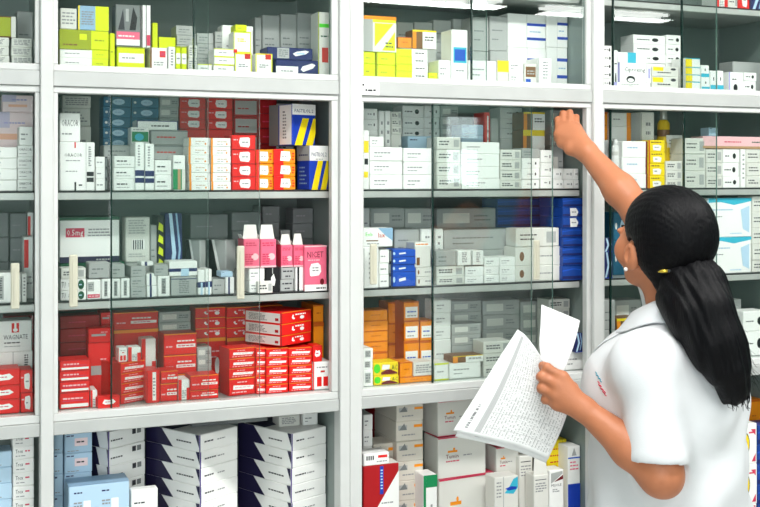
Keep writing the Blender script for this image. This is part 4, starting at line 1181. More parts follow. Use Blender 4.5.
S(*a, 500.5, 523, [107.5, 118.5, 128.5, 139], 7, 'wbox', 'white box with dark square, far back column', Y=Q(F2))
S(*a, 500.6, 521.5, [149.5, 160, 170.5, 180.5], 4, 'wbars', 'white box in stack left of short stack')
S(*a, 522, 540, [158, 168.5, 179.5], 3, 'wbox', 'white box in short stack near the hand')
S(*a, 522, 540, 148, 1, 'grey', 'grey box lying on the short stack', on=wz(531, 158, Q(F0)), d=.055)
S(*a, 523.5, 545, [112, 130], 3, 'orangepic', 'brown box in shaded back stack', Y=Q(F1))
S(*a, 541, 553, [150, 163, 176.5], 3, 'wbox', 'white box in stack beside pane edge below the hand')
S(*a, 553.5, 563.5, [168.5, 179.5], 2, 'wbox', 'small white box below the hand, first column')
S(*a, 564, 574, [168.5, 179.5], 2, 'wbox', 'small white box below the hand, second column')
S(*a, 574.5, 585, [168.5, 179.5], 2, 'wbox', 'small white box below the hand, third column')
S(*a, 530, 552, [112, 122, 133], 4, 'dgrey', 'dark grey box in back stack beside brown box', Y=Q(F2))
S(*a, 551, 564, [110, 122, 134, 146], 4, 'greyl', 'grey box in back stack behind the hand', Y=Q(F1), d=.065)

# ======================================================== middle bay, middle shelf
a = ('2', 'R2')
OFFS[0] = -0.018
S(*a, 363.3, 379, 247, 1, 'wv', 'tall white box behind the finger pull', Y=Q(.066), d=.06)
S(*a, 363.3, 393, 228, 1, 'colour', 'white box with green and orange lettering', on=wz(371, 247, Q(.066)), Y=Q(.066), d=.06)
S(*a, 379.5, 391.5, [249.5, 263, 275], 3, 'wend', 'small black and white box beside bright blue stack')
S(*a, 392, 416, [249.5, 257, 264.5, 272, 280], 5, 'blue', 'bright blue box with white mark')
S(*a, 416.5, 433.5, [267.5, 276.5], 2, 'wmark', 'off-white box with brown mark')
S(*a, 415, 431, 242, 1, 'worangetxt', 'pale carton with orange lettering', on=wz(425, 267.5, Q(F0)), d=.06)
S(*a, 363.5, 370, 208, 2, 'w', 'narrow white box at back beside post', Y=Q(F2))
S(*a, 370.5, 404.5, [208, 228], 4, 'greyl', 'long grey-white box in back stack, first', Y=Q(F2))
S(*a, 405, 434, [208, 228], 4, 'greyl', 'long grey-white box in back stack, second', Y=Q(F2))
S(*a, 395, 420, 229, 2, 'grey', 'grey box behind the bright blue stack', Y=Q(F1), d=.065)
S(*a, 420.5, 434, 228.5, 1, 'wv', 'upright white carton behind orange lettering', Y=Q(F1), d=.065)
S(*a, 435, 443.5, 228.5, 1, 'wv', 'upright white carton behind pane edge', Y=Q(F1), d=.065)
S(*a, 437, 496, [208, 228], 4, 'greyl', 'very long grey-white box in back stack', Y=Q(F2))
S(*a, 444, 514, [229, 250], 3, 'grey', 'long grey carton in middle row', Y=Q(F1), d=.065)
S(*a, 437, 465, [266, 276.5], 2, 'wbars', 'white box with black print in low pair')
S(*a, 436, 456.5, 250.5, 1, 'grey', 'grey box lying on the low pair', on=wz(451, 266, Q(F0)), d=.06)
S(*a, 457, 471.5, 250.5, 1, 'wv', 'white box standing on the low pair', on=max(wz(451, 266, Q(F0)), wz(475, 266.5, Q(F0))), d=.06)
S(*a, 465.5, 484, [266.5, 276.5], 2, 'w', 'plain white box in second low pair')
S(*a, 472, 484, 250.5, 1, 'wv', 'white box standing on second low pair', on=max(wz(451, 266, Q(F0)), wz(475, 266.5, Q(F0))), d=.06)
S(*a, 484.5, 499.5, [257.5, 266.5, 275], 3, 'w', 'small white box, first of twin stacks')
S(*a, 500, 515.5, [257, 266, 275], 3, 'w', 'small white box, second of twin stacks')
S(*a, 516, 562, [246.5, 265.5], 2, 'wmark', 'white box with brown mark behind second finger pull')
S(*a, 516, 559.5, 228, 1, 'wbars', 'white box lying on the brown-mark boxes', on=wz(539, 246.5, Q(F0)), d=.06)
S(*a, 498, 552, [198.5, 208, 217.5, 227], 9, 'bluewrap', 'blue wrapped packet in wide back stack', Y=Q(F2), d=.1)
zs = [198, 207, 217, 228, 237.5, 247, 256, 265.5, 275]
S(*a, 563, 583, zs, 9, ['bluewrap'] * 5 + ['bluewraplab'] * 2 + ['bluewrap'] * 2, 'blue wrapped packet at the end post', Y=Q(.058), d=.13)
S(*a, 514.8, 521, 229, 1, 'wv', 'upright white carton beside long grey carton', Y=Q(F1), d=.06)

# ========================================================= middle bay, lower shelf
a = ('2', 'R3')
OFFS[0] = -0.036
S(*a, 363.3, 373.5, [348.5, 359.5, 369.5, 379.5], 4, 'wqr', 'small white box with grey square beside post', Y=Q(.066), d=.06)
S(*a, 374, 399, [362.5, 375.5], 2, 'yg', 'yellow box with green circle', Y=Q(.07), d=.06)
S(*a, 363.5, 388, [310, 320.5, 331, 341.5, 352], 7, 'orange', 'plain orange box in tall stack', Y=Q(F1), d=.06)
S(*a, 388.5, 404, [302, 323, 343], 4, 'orange', 'brown-orange carton in shade behind', Y=Q(F2) - .01)
S(*a, 404, 419.5, [301.5, 320.5, 341], 4, 'orangelab', 'orange box with white sticker, first column', Y=Q(F1), d=.06)
S(*a, 420, 433.5, [320, 340.5], 3, 'orangelab', 'orange box with white sticker, second column', Y=Q(F1), d=.06)
S(*a, 400, 433.5, 376.5, 1, 'orange', 'flat orange packet lying at front', d=.06)
S(*a, 400, 413, 362, 1, 'orange', 'short orange box on the flat packet', on=wz(416, 376.5, Q(F0)), d=.06)
S(*a, 413.5, 433.5, 362, 1, 'wtxt', 'whitish box on the flat orange packet', on=wz(416, 376.5, Q(F0)), d=.06)
S(*a, 434.5, 451.5, [300, 313, 326.5, 339.5], 6, 'w', 'white box in middle stack beside pane edge', Y=Q(F1), d=.065)
S(*a, 434.5, 449, [363, 375.5], 2, 'wyellowedge', 'white box with yellow edge in front pair')
S(*a, 449.5, 481, [362.5, 375], 2, 'w', 'wide white box in front pair')
S(*a, 453, 483.5, 355.5, 1, 'orangepic', 'orange and white packet on the wide white pair', on=wz(465, 362.5, Q(F0)), d=.06)
S(*a, 452, 481, [324, 334.5, 345], 5, 'greyl', 'grey box behind the orange-white packet', Y=Q(F1), d=.065)
S(*a, 451.5, 482, [301, 312, 323], 4, 'greyl', 'grey box in back stack above the packet', Y=Q(F2))
S(*a, 484, 512, [341, 353, 365], 4, 'wbars', 'white box behind the printed sheets')
S(*a, 483, 520, [300, 314.5, 329, 343.5], 5, 'greyl', 'grey carton in back stack behind the sheets', Y=Q(F2))
S(*a, 521, 548, [301, 316, 331, 346], 5, 'greyl', 'grey carton in back stack by folded sheet', Y=Q(F2))
S(*a, 549, 574, [299, 309, 320, 331], 6, 'wbars', 'grey-white box in stack behind folded sheet', Y=Q(F1))
S(*a, 565, 584, 351.5, 1, 'w', 'white box low at the end post', d=.06)
S(*a, 575, 583, 333, 1, 'blueswirl', 'dark blue box standing at the end post', Y=Q(.058), on=wz(575, 351.5, Q(F0)))

# ======================================================== middle bay, bottom shelf
a = ('2', 'Z')
OFFS[0] = 0
S(*a, 363.3, 399, [464.5], 1, 'redwdiag', 'red carton with white diagonal and blue stripe', Y=Q(.045), d=.07)
S(*a, 363.8, 389.5, 453, 1, 'wredbc', 'white box with red patch on red carton', on=wz(381, 464.5, Q(.045)), Y=Q(.045), d=.055)
S(*a, 363.5, 373, [414.5, 430.5, 447], 6, 'w', 'white box in shaded stack at post', Y=Q(.12), d=.08)
S(*a, 373.5, 396, 443.5, 5, 'beigebar', 'beige box in low stack behind red carton', Y=Q(.125), d=.08)
S(*a, 396.5, 423.5, [404, 421, 441, 461, 480.5], 6, 'beigebar', 'beige box with orange bar', Y=Q(.10), d=.16)
S(*a, 375, 396, 404, 3, 'redplain', 'maroon carton standing in for deep shade at back', Y=Q(.26), d=.08)  # dark red cartons added to fill the maroon shadow area
S(*a, 423.5, 437.5, 475, 1, 'greenside', 'upright white box with green side', Y=Q(.045), d=.06)
zb = RB(*a, 424, 439, 494, 480, 1, 'bigwhite', 'lower large white carton with red trim', deg=6, Y=Q(.11))
RB(*a, 424, 438, 486, 438.5, 1, 'bigwhite', 'upper large white carton with red trim', deg=4, Y=Q(.11), on=zb + .0005)
RB(*a, 422, 438, 478, 402, 1, 'bigwhite', 'topmost large white carton behind the sheets', deg=4, Y=Q(.118), on=wz(438, 438.5, Q(.11)) + .0015)
S(*a, 494.5, 518.5, 476.5, 1, 'swoosh', 'white box with blue swoosh', Y=Q(.045), d=.055)
S(*a, 496, 519, [447, 478], 3, 'bigwhite', 'smaller white carton with red trim beside large ones', Y=Q(.12), d=.16)
S(*a, 519.5, 533, 456, 1, 'wcarton', 'grey-white carton beside blue-swoosh box', Y=Q(.10), d=.09)
S(*a, 534, 549, 475, 1, 'wcarton', 'white carton with tall raised flap', Y=Q(.045), d=.05, flap=.046)
S(*a, 549.5, 564, 470, 1, 'wdiagmaroon', 'white carton with maroon wedge', Y=Q(.05), d=.05)
S(*a, 547, 567, 440, 1, 'yellowtxt', 'tall yellow carton with red print', Y=Q(.112), d=.06)
S(*a, 568, 585, 446, 1, 'wbluebot', 'white carton with blue bottom band', Y=Q(.06), d=.06)

# ============================================================ right bay, top row
a = ('3', 'U')
OFFS[0] = -0.022
S(*a, 604, 613, 45.5, 5, 'wdots', 'white box with black dot at post')
S(*a, 613.6, 618.5, 50, 1, 'wpurple', 'narrow white box behind pane edge')
S(*a, 613.5, 651, 82.5, 1, 'wpurple', 'flat white packet under lettered box', Y=Q(.066), d=.06)
zb = wz(632, 82.5, Q(.066))
S(*a, 620, 651.5, 63, 1, 'ciprox', 'white lettered box with black oval', on=zb, Y=Q(.068), d=.06)
S(*a, 618, 648, 52.5, 1, 'wcyan', 'pale box with cyan band on the lettered box', on=wz(635, 63, Q(.068)), Y=Q(.07), d=.055)
S(*a, 634, 666, 35, 6, 'wdots', 'grey-white box with dot, first back column', Y=Q(F1))
S(*a, 666.6, 683, 35, 6, 'wdots', 'grey-white box with dot, second back column', Y=Q(F1))
S(*a, 652, 679, [66.5, 76.5], 2, 'wyelbit', 'white box with yellow flash')
S(*a, 686, 701, [58, 67, 74.5, 81.5], 4, 'wyelhalf', 'small box half yellow half white')
S(*a, 701.5, 710, [65, 77], 2, 'wcyanlow', 'pale box with cyan base beside half-yellow boxes')
S(*a, 710.5, 717, 70.5, 1, 'wcyanlow', 'upright box with cyan base, first')
S(*a, 717.5, 724, 70.5, 1, 'wcyanlow', 'upright box with cyan base, second')
S(*a, 729, 744, 72, 1, 'wpurple', 'white box with lilac edge')
S(*a, 744.5, 757, [72.5, 81], 2, 'wdots', 'small white box with dot beside lilac-edged box')
S(*a, 733, 766, 62, 1, 'grey', 'large pale grey carton behind lilac-edged box', Y=Q(F1))
a = ('3', 'T')
OFFS[0] = 0
S(*a, 716, 728, -8, 1, 'redwv', 'white and red box, first')
S(*a, 728.6, 738, -9, 1, 'wbars', 'white box, second')
S(*a, 738.6, 750, -10, 1, 'redoval', 'red box, third')
S(*a, 750.6, 764, -14, 1, 'blueswirl', 'dark blue box, fourth')

# ========================================================== right bay, upper shelf
a = ('3', 'R1')
OFFS[0] = -0.01
S(*a, 604.2, 609, 140, 1, 'w', 'narrow white box beside post under orange', Y=Q(F1))
S(*a, 603.6, 608, 112, 1, 'orange', 'narrow orange box beside post', on=wz(606, 140, Q(F1)), Y=Q(F1))
S(*a, 610, 631.5, [112.5, 126], 6, 'worangesides', 'white box with orange end', Y=Q(F1))
S(*a, 622.5, 648, [141, 157.5, 174], 3, 'wmaroonedge', 'white box with maroon edge')
S(*a, 648.6, 665.5, [140, 152, 163.5, 176], 4, 'yellowlab', 'yellow box with white sticker')
S(*a, 641, 654.5, 112, 1, 'wv', 'tall white carton behind yellow boxes', Y=Q(F1))
S(*a, 666, 682.5, [161, 170.5, 180], 3, 'wbars', 'small white box beside yellow stack')
S(*a, 667, 683, 135, 4, 'w', 'white box in stack behind small white boxes', Y=Q(F1))
S(*a, 685, 706, [138, 154, 171], 3, 'wbars', 'white box, first column behind glass')
S(*a, 706.5, 723, [149, 163, 176.5], 3, 'wbars', 'white box, second column behind glass')
S(*a, 723.5, 740, [149, 163, 176.5], 3, 'wdots', 'white box with dot, third column behind glass')
S(*a, 740.5, 746, 149, 1, 'wv', 'upright white box beside third column')
S(*a, 746.5, 766, [149, 163, 176], 3, 'wbars', 'white box, fourth column behind glass')
S(*a, 703, 770, 136.5, 1, 'pinklong', 'long pale pink box lying on white columns', on=max(wz(p, 149, Q(F0)) for p in (715, 732, 743, 756)) + .0005, d=.06)
S(*a, 709, 718, 127.5, 1, 'lbl', 'small pale blue box on the pink box', on=wz(736, 136.5, Q(F0)) + .0006, d=.04)
# bottles
def bottle(px, yt, Y, on, r, hcap, body, capm, label, h0):
    X = wx(px, Y)
    zt = wz(px, yt, Y)
    root = tag(empty('medicine_bottle', (X, Y, on)), label, 'bottle')
    H = zt - on
    m = MB()
    m.lathe([(r * .96, 0), (r, .004), (r, H * .58), (r * .9, H * .62), (r * .80, H * .66), (r * .78, H * .84), (r * .5, H * .88), (r * .42, H * .885)], body, 24)
    m.build('body', root, True)
    m = MB(); m.lathe([(r * .46, H * .886), (r * .48, H * .89), (r * .44, H * .99), (r * .40, H)], capm, 20); m.build('cap', root, True)
    m = MB(); m.lathe([(r * .815, H * .665), (r * .82, H * .668), (r * .82, H * h0), (r * .815, H * (h0 + .004))], mat('offwhite') if body is not mat('bottle') else mat('brown'), 24); m.build('label', root, True)


bottle(615.5, 139, .10, FLOORS['R1'] + .0003, .017, .02, mat('white'), mat('white'), 'white plastic medicine bottle between pane edge and white maroon-edged boxes', .74)
bottle(663.5, 111, .165, FLOORS['R1'] + .0003, .024, .02, mat('bottle'), SILVER, 'yellow bottle with dark band standing behind the yellow boxes', .75)

# ========================================================= right bay, middle shelf
a = ('3', 'R2')
OFFS[0] = -0.018
S(*a, 708, 752, [198, 237], 2, 'bigcyan', 'large white carton with blue wave top', d=.1)
S(*a, 753, 770, [196, 212, 228, 244, 260], 5, 'wbars', 'small white box beside blue-wave cartons')
S(*a, 604, 613, [238, 252], 2, 'blueswirl', 'dark blue box beside the face')
S(*a, 614, 634, [212, 240], 2, 'tealbox', 'teal carton behind the face', Y=Q(F1))
S(*a, 640, 700, 225, 2, 'w', 'white carton in stack behind the woman')
# right bay, lower shelf
a = ('3', 'R3')
OFFS[0] = -0.036
S(*a, 604, 616, [300, 330], 3, 'grey', 'grey box beside post')
S(*a, 617, 640, [318, 345], 2, 'orangepic', 'orange and brown box before grey carton')
S(*a, 614, 642, 300, 3, 'greyl', 'grey carton behind orange-brown boxes', Y=Q(F1))
S(*a, 744, 768, [311, 331, 352], 3, 'wdots', 'white box beside the ponytail')
S(*a, 700, 742, 300, 3, 'grey', 'grey carton behind the ponytail', Y=Q(F1))
# right bay, bottom shelf
a = ('3', 'Z')
OFFS[0] = 0
S(*a, 739, 757.5, [424, 464.5, 505], 4, 'wyc', 'white box with yellow circle and red corners', Y=Q(.05))
S(*a, 758, 775, [425, 445, 465, 485], 6, 'bluewrap', 'blue box beside yellow-circle boxes', Y=Q(.06))
S(*a, 748, 772, 399, 3, 'orange', 'orange carton behind yellow-circle boxes', Y=Q(.15))
S(*a, 690, 737, 424, 3, 'w', 'white carton behind the coat', Y=Q(.06))
# ------------------------------------------------------------------ person
def smin(a, b, k):
    h = np.clip(k - np.abs(a - b), 0, None) / k
    return np.minimum(a, b) - h * h * k * 0.25


class Field:
    """a distance field on a grid, blended from tapered capsules and ellipsoids, turned into one closed surface"""

    def __init__(self, res):
        self.res, self.ops = res, []

    def cone(self, a, b, ra, rb, k=.02, sub=False):
        a, b = np.array(a, float), np.array(b, float)

        def fn(X, Y, Z):
            d = b - a
            L = max(float(d @ d), 1e-12)
            t = np.clip(((X - a[0]) * d[0] + (Y - a[1]) * d[1] + (Z - a[2]) * d[2]) / L, 0, 1)
            return np.sqrt((X - a[0] - t * d[0]) ** 2 + (Y - a[1] - t * d[1]) ** 2 + (Z - a[2] - t * d[2]) ** 2) - (ra + (rb - ra) * t)
        r = max(ra, rb)
        self.ops.append((fn, np.minimum(a, b) - r, np.maximum(a, b) + r, k, sub))

    def chain(self, pts, rads, k=.015):
        for i in range(len(pts) - 1):
            self.cone(pts[i], pts[i + 1], rads[i], rads[i + 1], k)

    def ell(self, c, M, r, k=.02, sub=False):
        c, r = np.array(c, float), np.array(r, float)
        M = np.array(M, float)            # rows: the local axes

        def fn(X, Y, Z):
            q = [(X - c[0]) * M[i][0] + (Y - c[1]) * M[i][1] + (Z - c[2]) * M[i][2] for i in range(3)]
            k0 = np.sqrt(sum((q[i] / r[i]) ** 2 for i in range(3))) + 1e-9
            k1 = np.sqrt(sum((q[i] / r[i] ** 2) ** 2 for i in range(3))) + 1e-9
            return k0 * (k0 - 1) / k1
        R = float(r.max())
        self.ops.append((fn, c - R, c + R, k, sub))

    def surface(self, post=None):
        res = self.res
        lo = np.min([o[1] for o in self.ops if not o[4]], 0) - 5 * res
        hi = np.max([o[2] for o in self.ops if not o[4]], 0) + 5 * res
        n = np.ceil((hi - lo) / res).astype(int) + 1
        D = np.full(n, 0.5, np.float32)
        ax = [lo[i] + res * np.arange(n[i]) for i in range(3)]
        for fn, a, b, k, sub in self.ops:
            pad = k + 3 * res
            i0 = np.clip(((a - pad - lo) / res).astype(int), 0, n - 1)
            i1 = np.clip(((b + pad - lo) / res).astype(int) + 2, 1, n)
            if np.any(i1 <= i0): continue
            sl = tuple(slice(i0[i], i1[i]) for i in range(3))
            X = ax[0][sl[0]][:, None, None]; Y = ax[1][sl[1]][None, :, None]; Z = ax[2][sl[2]][None, None, :]
            d = fn(X, Y, Z).astype(np.float32)
            D[sl] = -smin(-D[sl], d, k) if sub else smin(D[sl], d, k)
        if post is not None:
            near = np.abs(D) < .06
            I = np.nonzero(near)
            D[near] += post(ax[0][I[0]], ax[1][I[1]], ax[2][I[2]]).astype(np.float32)
        s = D < 0
        cs = np.zeros(n - 1, np.int8)
        for dx in (0, 1):
            for dy in (0, 1):
                for dz in (0, 1):
                    cs += s[dx:n[0] - 1 + dx, dy:n[1] - 1 + dy, dz:n[2] - 1 + dz]
        mask = (cs > 0) & (cs < 8)
        cells = np.argwhere(mask)
        idx = np.full(n - 1, -1, np.int32)
        idx[mask] = np.arange(len(cells))
        pos = np.zeros((len(cells), 3)); cnt = np.zeros(len(cells))
        cor = [(0, 0, 0), (1, 0, 0), (0, 1, 0), (1, 1, 0), (0, 0, 1), (1, 0, 1), (0, 1, 1), (1, 1, 1)]
        for a, b in ((0, 1), (2, 3), (4, 5), (6, 7), (0, 2), (1, 3), (4, 6), (5, 7), (0, 4), (1, 5), (2, 6), (3, 7)):
            ca, cb = np.array(cor[a]), np.array(cor[b])
            pa, pb = cells + ca, cells + cb
            da = D[pa[:, 0], pa[:, 1], pa[:, 2]]; db = D[pb[:, 0], pb[:, 1], pb[:, 2]]
            cr = (da < 0) != (db < 0)
            t = np.where(cr, da / np.where(cr, da - db, 1), 0)
            pos += np.where(cr[:, None], ca + t[:, None] * (cb - ca), 0)
            cnt += cr
        V = lo + (cells + pos / cnt[:, None]) * res
        quads = []
        for axis in range(3):
            o1, o2 = [(1, 2), (2, 0), (0, 1)][axis]
            A = [slice(None)] * 3; B = [slice(None)] * 3
            A[axis] = slice(0, n[axis] - 1); B[axis] = slice(1, n[axis])
            sa, sb = s[tuple(A)], s[tuple(B)]
            e = np.argwhere(sa != sb)
            e = e[(e[:, o1] > 0) & (e[:, o2] > 0) & (e[:, o1] < n[o1] - 1) & (e[:, o2] < n[o2] - 1)]
            flip = sa[e[:, 0], e[:, 1], e[:, 2]]
            q = []
            for (u, v) in ((-1, -1), (0, -1), (0, 0), (-1, 0)):
                c = e.copy(); c[:, o1] += u; c[:, o2] += v
                q.append(idx[c[:, 0], c[:, 1], c[:, 2]])
            q = np.stack(q, 1)
            q[~flip] = q[~flip][:, ::-1]
            quads.append(q)
        Q = np.concatenate(quads)
        Q = Q[(Q >= 0).all(1)]
        return V, Q

    def build(self, name, material, parent=None, post=None, origin=(0, 0, 0)):
        V, Q = self.surface(post)
        V = V - np.array(origin)
        me = bpy.data.meshes.new(name)
        me.vertices.add(len(V)); me.vertices.foreach_set('co', V.astype(np.float32).ravel())
        me.loops.add(len(Q) * 4); me.loops.foreach_set('vertex_index', Q.astype(np.int32).ravel())
        me.polygons.add(len(Q)); me.polygons.foreach_set('loop_start', np.arange(len(Q), dtype=np.int32) * 4)
        me.update(calc_edges=True)
        me.validate()
        me.polygons.foreach_set('use_smooth', np.ones(len(me.polygons), bool))
        me.materials.append(material)
        me.update()
        return link(name, me, parent)


def vec(*p): return np.array(p, float)
def P3(px, py, Z): return np.array(PT(px, py, Z))


SKIN = pmat('skin', (190, 120, 84), 0.5, 0, 0.45, noise=(14, 0.07), bump=(180, 0.08))
COATM = pmat('white_coat_cloth', (226, 228, 231), 0.75, 0, 0.25, noise=(20, 0.015), bump=(500, 0.12))
TROUS = pmat('white_trousers_cloth', (206, 208, 212), 0.8, 0, 0.2, noise=(20, 0.03))
SHOEM = pmat('shoe_leather', (225, 225, 225), 0.4, noise=(20, .03))
HAIRM = pmat('black_hair', (9, 9, 12), 0.5, 0, 0.12)


def hair_bump(m):
    nt = m.node_tree
    b = nt.nodes['Principled BSDF']
    co = nt.nodes.new('ShaderNodeTexCoord')
    mp = nt.nodes.new('ShaderNodeMapping')
    mp.inputs['Scale'].default_value = (260, 260, 22)
    t = nt.nodes.new('ShaderNodeTexNoise'); t.inputs['Scale'].default_value = 1.0; t.inputs['Detail'].default_value = 3
    bn = nt.nodes.new('ShaderNodeBump'); bn.inputs['Strength'].default_value = 0.5; bn.inputs['Distance'].default_value = 0.003
    nt.links.new(co.outputs['Object'], mp.inputs['Vector']); nt.links.new(mp.outputs[0], t.inputs['Vector'])
    nt.links.new(t.outputs['Fac'], bn.inputs['Height']); nt.links.new(bn.outputs['Normal'], b.inputs['Normal'])


hair_bump(HAIRM)
UPV = vec(0, 0, 1)
# body frame: facing, left
BF = vec(-.564, .826, 0); BL = vec(-.826, -.564, 0)
AX = P3(667, 325, 2.60); AX[2] = 0                       # the standing axis on the floor


def BP(l, f, z): return AX + BL * l + BF * f + UPV * z


BM = [BL, BF, UPV]
person = tag(empty('person', tuple(AX)), 'person in a white short-sleeved coat reaching into the cabinet and holding printed sheets', 'person')

# head frame
tilt = math.radians(0)
hf = vec(-.06, .998, 0); hl = vec(-.998, -.06, 0)
HF = hf * math.cos(tilt) + UPV * math.sin(tilt)
HU = UPV * math.cos(tilt) - hf * math.sin(tilt)
HC = P3(658, 240, 2.585)
HM = [hl, HF, HU]


def HP(l, f, u): return HC + hl * l + HF * f + HU * u


# joints
NECK = BP(0, -.015, 1.29)
LS = BP(.165, -.015, 1.190); RS = BP(-.160, .03, 1.265)
LE = P3(660, 472, 2.40); LW = P3(585, 410, 2.485)
RE = P3(641, 214, 2.86); RW = P3(587, 152, 2.985)

b = Field(.004)
# trunk
b.ell(BP(0, 0, 1.10), BM, (.140, .105, .155), .03)
b.ell(BP(0, .005, .95), BM, (.140, .115, .16), .05)
b.ell(BP(0, -.01, .84), BM, (.165, .125, .13), .05)
for s in (-1, 1):
    b.ell(BP(s * .07, .085, 1.09), BM, (.06, .055, .06), .03)
b.cone(BP(0, -.01, 1.195), LS, .035, .036, .03); b.cone(BP(0, -.015, 1.21), RS, .04, .05, .04)
b.cone(BP(0, -.015, 1.27), HP(0, -.02, -.05), .058, .056, .03)
# legs and feet
for s in (-1, 1):
    hip, knee, ank = BP(s * .085, -.005, .82), BP(s * .085, .01, .45), BP(s * .085, -.02, .075)
    b.cone(hip, knee, .085, .055, .03); b.cone(knee, BP(s * .085, -.02, .30), .052, .052, .02); b.cone(BP(s * .085, -.02, .30), ank, .052, .035, .02)
    b.cone(ank, BP(s * .09, .09, .03), .034, .026, .02)
# left arm
b.cone(LS, LE, .046, .049, .03)
b.ell(P3(664, 483, 2.40), BM, (.032, .032, .028), .03)
mid = LE * .62 + LW * .38
b.cone(LE, mid, .045, .0435, .02); b.cone(mid, LW, .0435, .0265, .02)
# right arm
b.cone(RS, RE, .056, .045, .03)
mid = RE * .62 + RW * .38
b.cone(RE, mid, .043, .042, .02); b.cone(mid, RW, .042, .0275, .02)


def finger(pts, r0, r1, k=.009):
    n = len(pts)
    rr = [r0 + (r1 - r0) * i / (n - 1) for i in range(n)]
    b.chain(pts, rr, k)


# left hand: back of the hand towards the shop, fingers closing on the sheets
mcp = [P3(563, 377, 2.497), P3(557, 385, 2.494), P3(555, 395, 2.495), P3(557, 405, 2.499)]
pip = [P3(547, 367.5, 2.508), P3(541.5, 376.5, 2.506), P3(541.5, 388, 2.507), P3(545.5, 399, 2.511)]
dip = [P3(543, 366, 2.529), P3(540.5, 377, 2.530), P3(541, 389, 2.531), P3(545, 400, 2.531)]
tip = [P3(547, 369, 2.5415), P3(546, 380, 2.5425), P3(547, 391, 2.5425), P3(550, 402, 2.5415)]
for i in range(4):
    b.cone(LW, mcp[i], .021, .0135, .014)
    finger([mcp[i], pip[i], dip[i], tip[i]], (.0105, .0108, .0103, .0092)[i], (.0082, .0085, .0082, .0075)[i])
cmc = P3(577, 398, 2.515)
b.cone(LW, cmc, .022, .018, .012)
finger([cmc, P3(572, 388, 2.552), P3(562, 379, 2.580), P3(552, 372, 2.584)], .0155, .0095)
# right hand: reaching past the pane, fingers bent over into the shelf
mcp = [P3(558.5, 134, 3.050), P3(563, 128.5, 3.054), P3(570, 125.5, 3.052), P3(577, 127.5, 3.046)]
pip = [P3(557.8, 119.5, 3.078), P3(563, 113.5, 3.084), P3(569.8, 112.5, 3.082), P3(576.3, 117, 3.074)]
dip = [P3(558, 120, 3.104), P3(562.6, 114.5, 3.112), P3(569, 113.5, 3.109), P3(575.2, 118, 3.098)]
tip = [P3(558.8, 127, 3.116), P3(562, 123, 3.124), P3(567.5, 121.5, 3.121), P3(573.5, 124, 3.110)]
for i in range(4):
    b.cone(RW, mcp[i], .022, .0140, .014)
    finger([mcp[i], pip[i], dip[i], tip[i]], (.0098, .0100, .0096, .0088)[i], (.0078, .0080, .0078, .0070)[i], .004)
cmc = P3(571, 149, 3.005)
b.cone(RW, cmc, .022, .018, .012)
finger([cmc, P3(562, 143, 3.04), P3(558.6, 138, 3.07), P3(558.8, 133, 3.09)], .0155, .0095)
# head and face
b.ell(HP(0, -.015, .025), HM, (.073, .092, .095), .02)
b.ell(HP(0, .035, -.03), HM, (.057, .057, .085), .03)
b.ell(HP(0, .066, -.084), HM, (.024, .022, .020), .03)
for s in (-1, 1):
    b.cone(HP(s * .048, .0, -.05), HP(s * .018, .066, -.086), .022, .018, .02)
    b.ell(HP(s * .042, .060, -.026), HM, (.030, .032, .036), .02)
    b.ell(HP(s * .030, .080, .020), HM, (.026, .012, .009), .012)
    b.ell(HP(s * .078, -.002, -.036), HM, (.015, .024, .033), .006)
    b.ell(HP(s * .092, .002, -.030), HM, (.008, .012, .018), .004, True)
    b.ell(HP(s * .030, .094, -.001), HM, (.016, .012, .011), .008, True)
b.cone(HP(0, .088, .010), HP(0, .100, -.030), .009, .0115, .012)
for s in (-1, 1):
    b.ell(HP(s * .012, .098, -.034), HM, (.009, .011, .008), .008)
b.ell(HP(0, .088, -.058), HM, (.021, .010, .006), .006)
b.ell(HP(0, .086, -.068), HM, (.018, .010, .007), .006)
body = b.build('body', SKIN, person, None, tuple(AX))

EYEW = pmat('eye_white', (235, 232, 226), .2); IRIS = pmat('iris_brown', (50, 30, 20), .2)
for s in (-1, 1):
    m = MB()
    c = Vector(HP(s * .030, .079, -.001) - AX)
    M = Matrix([hl, HF, HU]).transposed()
    for r, zs, mt in ((.0125, (-1, .80), EYEW), (.0127, (.80, 1), IRIS)):
        ring = []
        for i in range(9):
            q = zs[0] + (zs[1] - zs[0]) * i / 8
            ring.append((math.sqrt(max(0, 1 - q * q)) * r, q * r))
        vs, fs = [], []
        for rad, hgt in ring:
            for k in range(14):
                t = 6.28319 * k / 14
                vs.append(c + M @ Vector((rad * math.cos(t), hgt, rad * math.sin(t))))
        for i in range(8):
            for k in range(14):
                fs.append((i * 14 + k, i * 14 + (k + 1) % 14, (i + 1) * 14 + (k + 1) % 14, (i + 1) * 14 + k))
        m.add(vs, fs, mt)
    m.build('eye', person, True)
    m = MB()
    m.tube([Vector(HP(s * (.014 + .010 * i), .099 - .004 * i * i * .6, .027 + (.003 if i in (1, 2) else 0)) - AX) for i in range(4)], [.0022, .003, .003, .0012], HAIRM, 6)
    m.build('eyebrow', person, True)

# ----------------------------------------------------------------- the coat
c = Field(.0045)
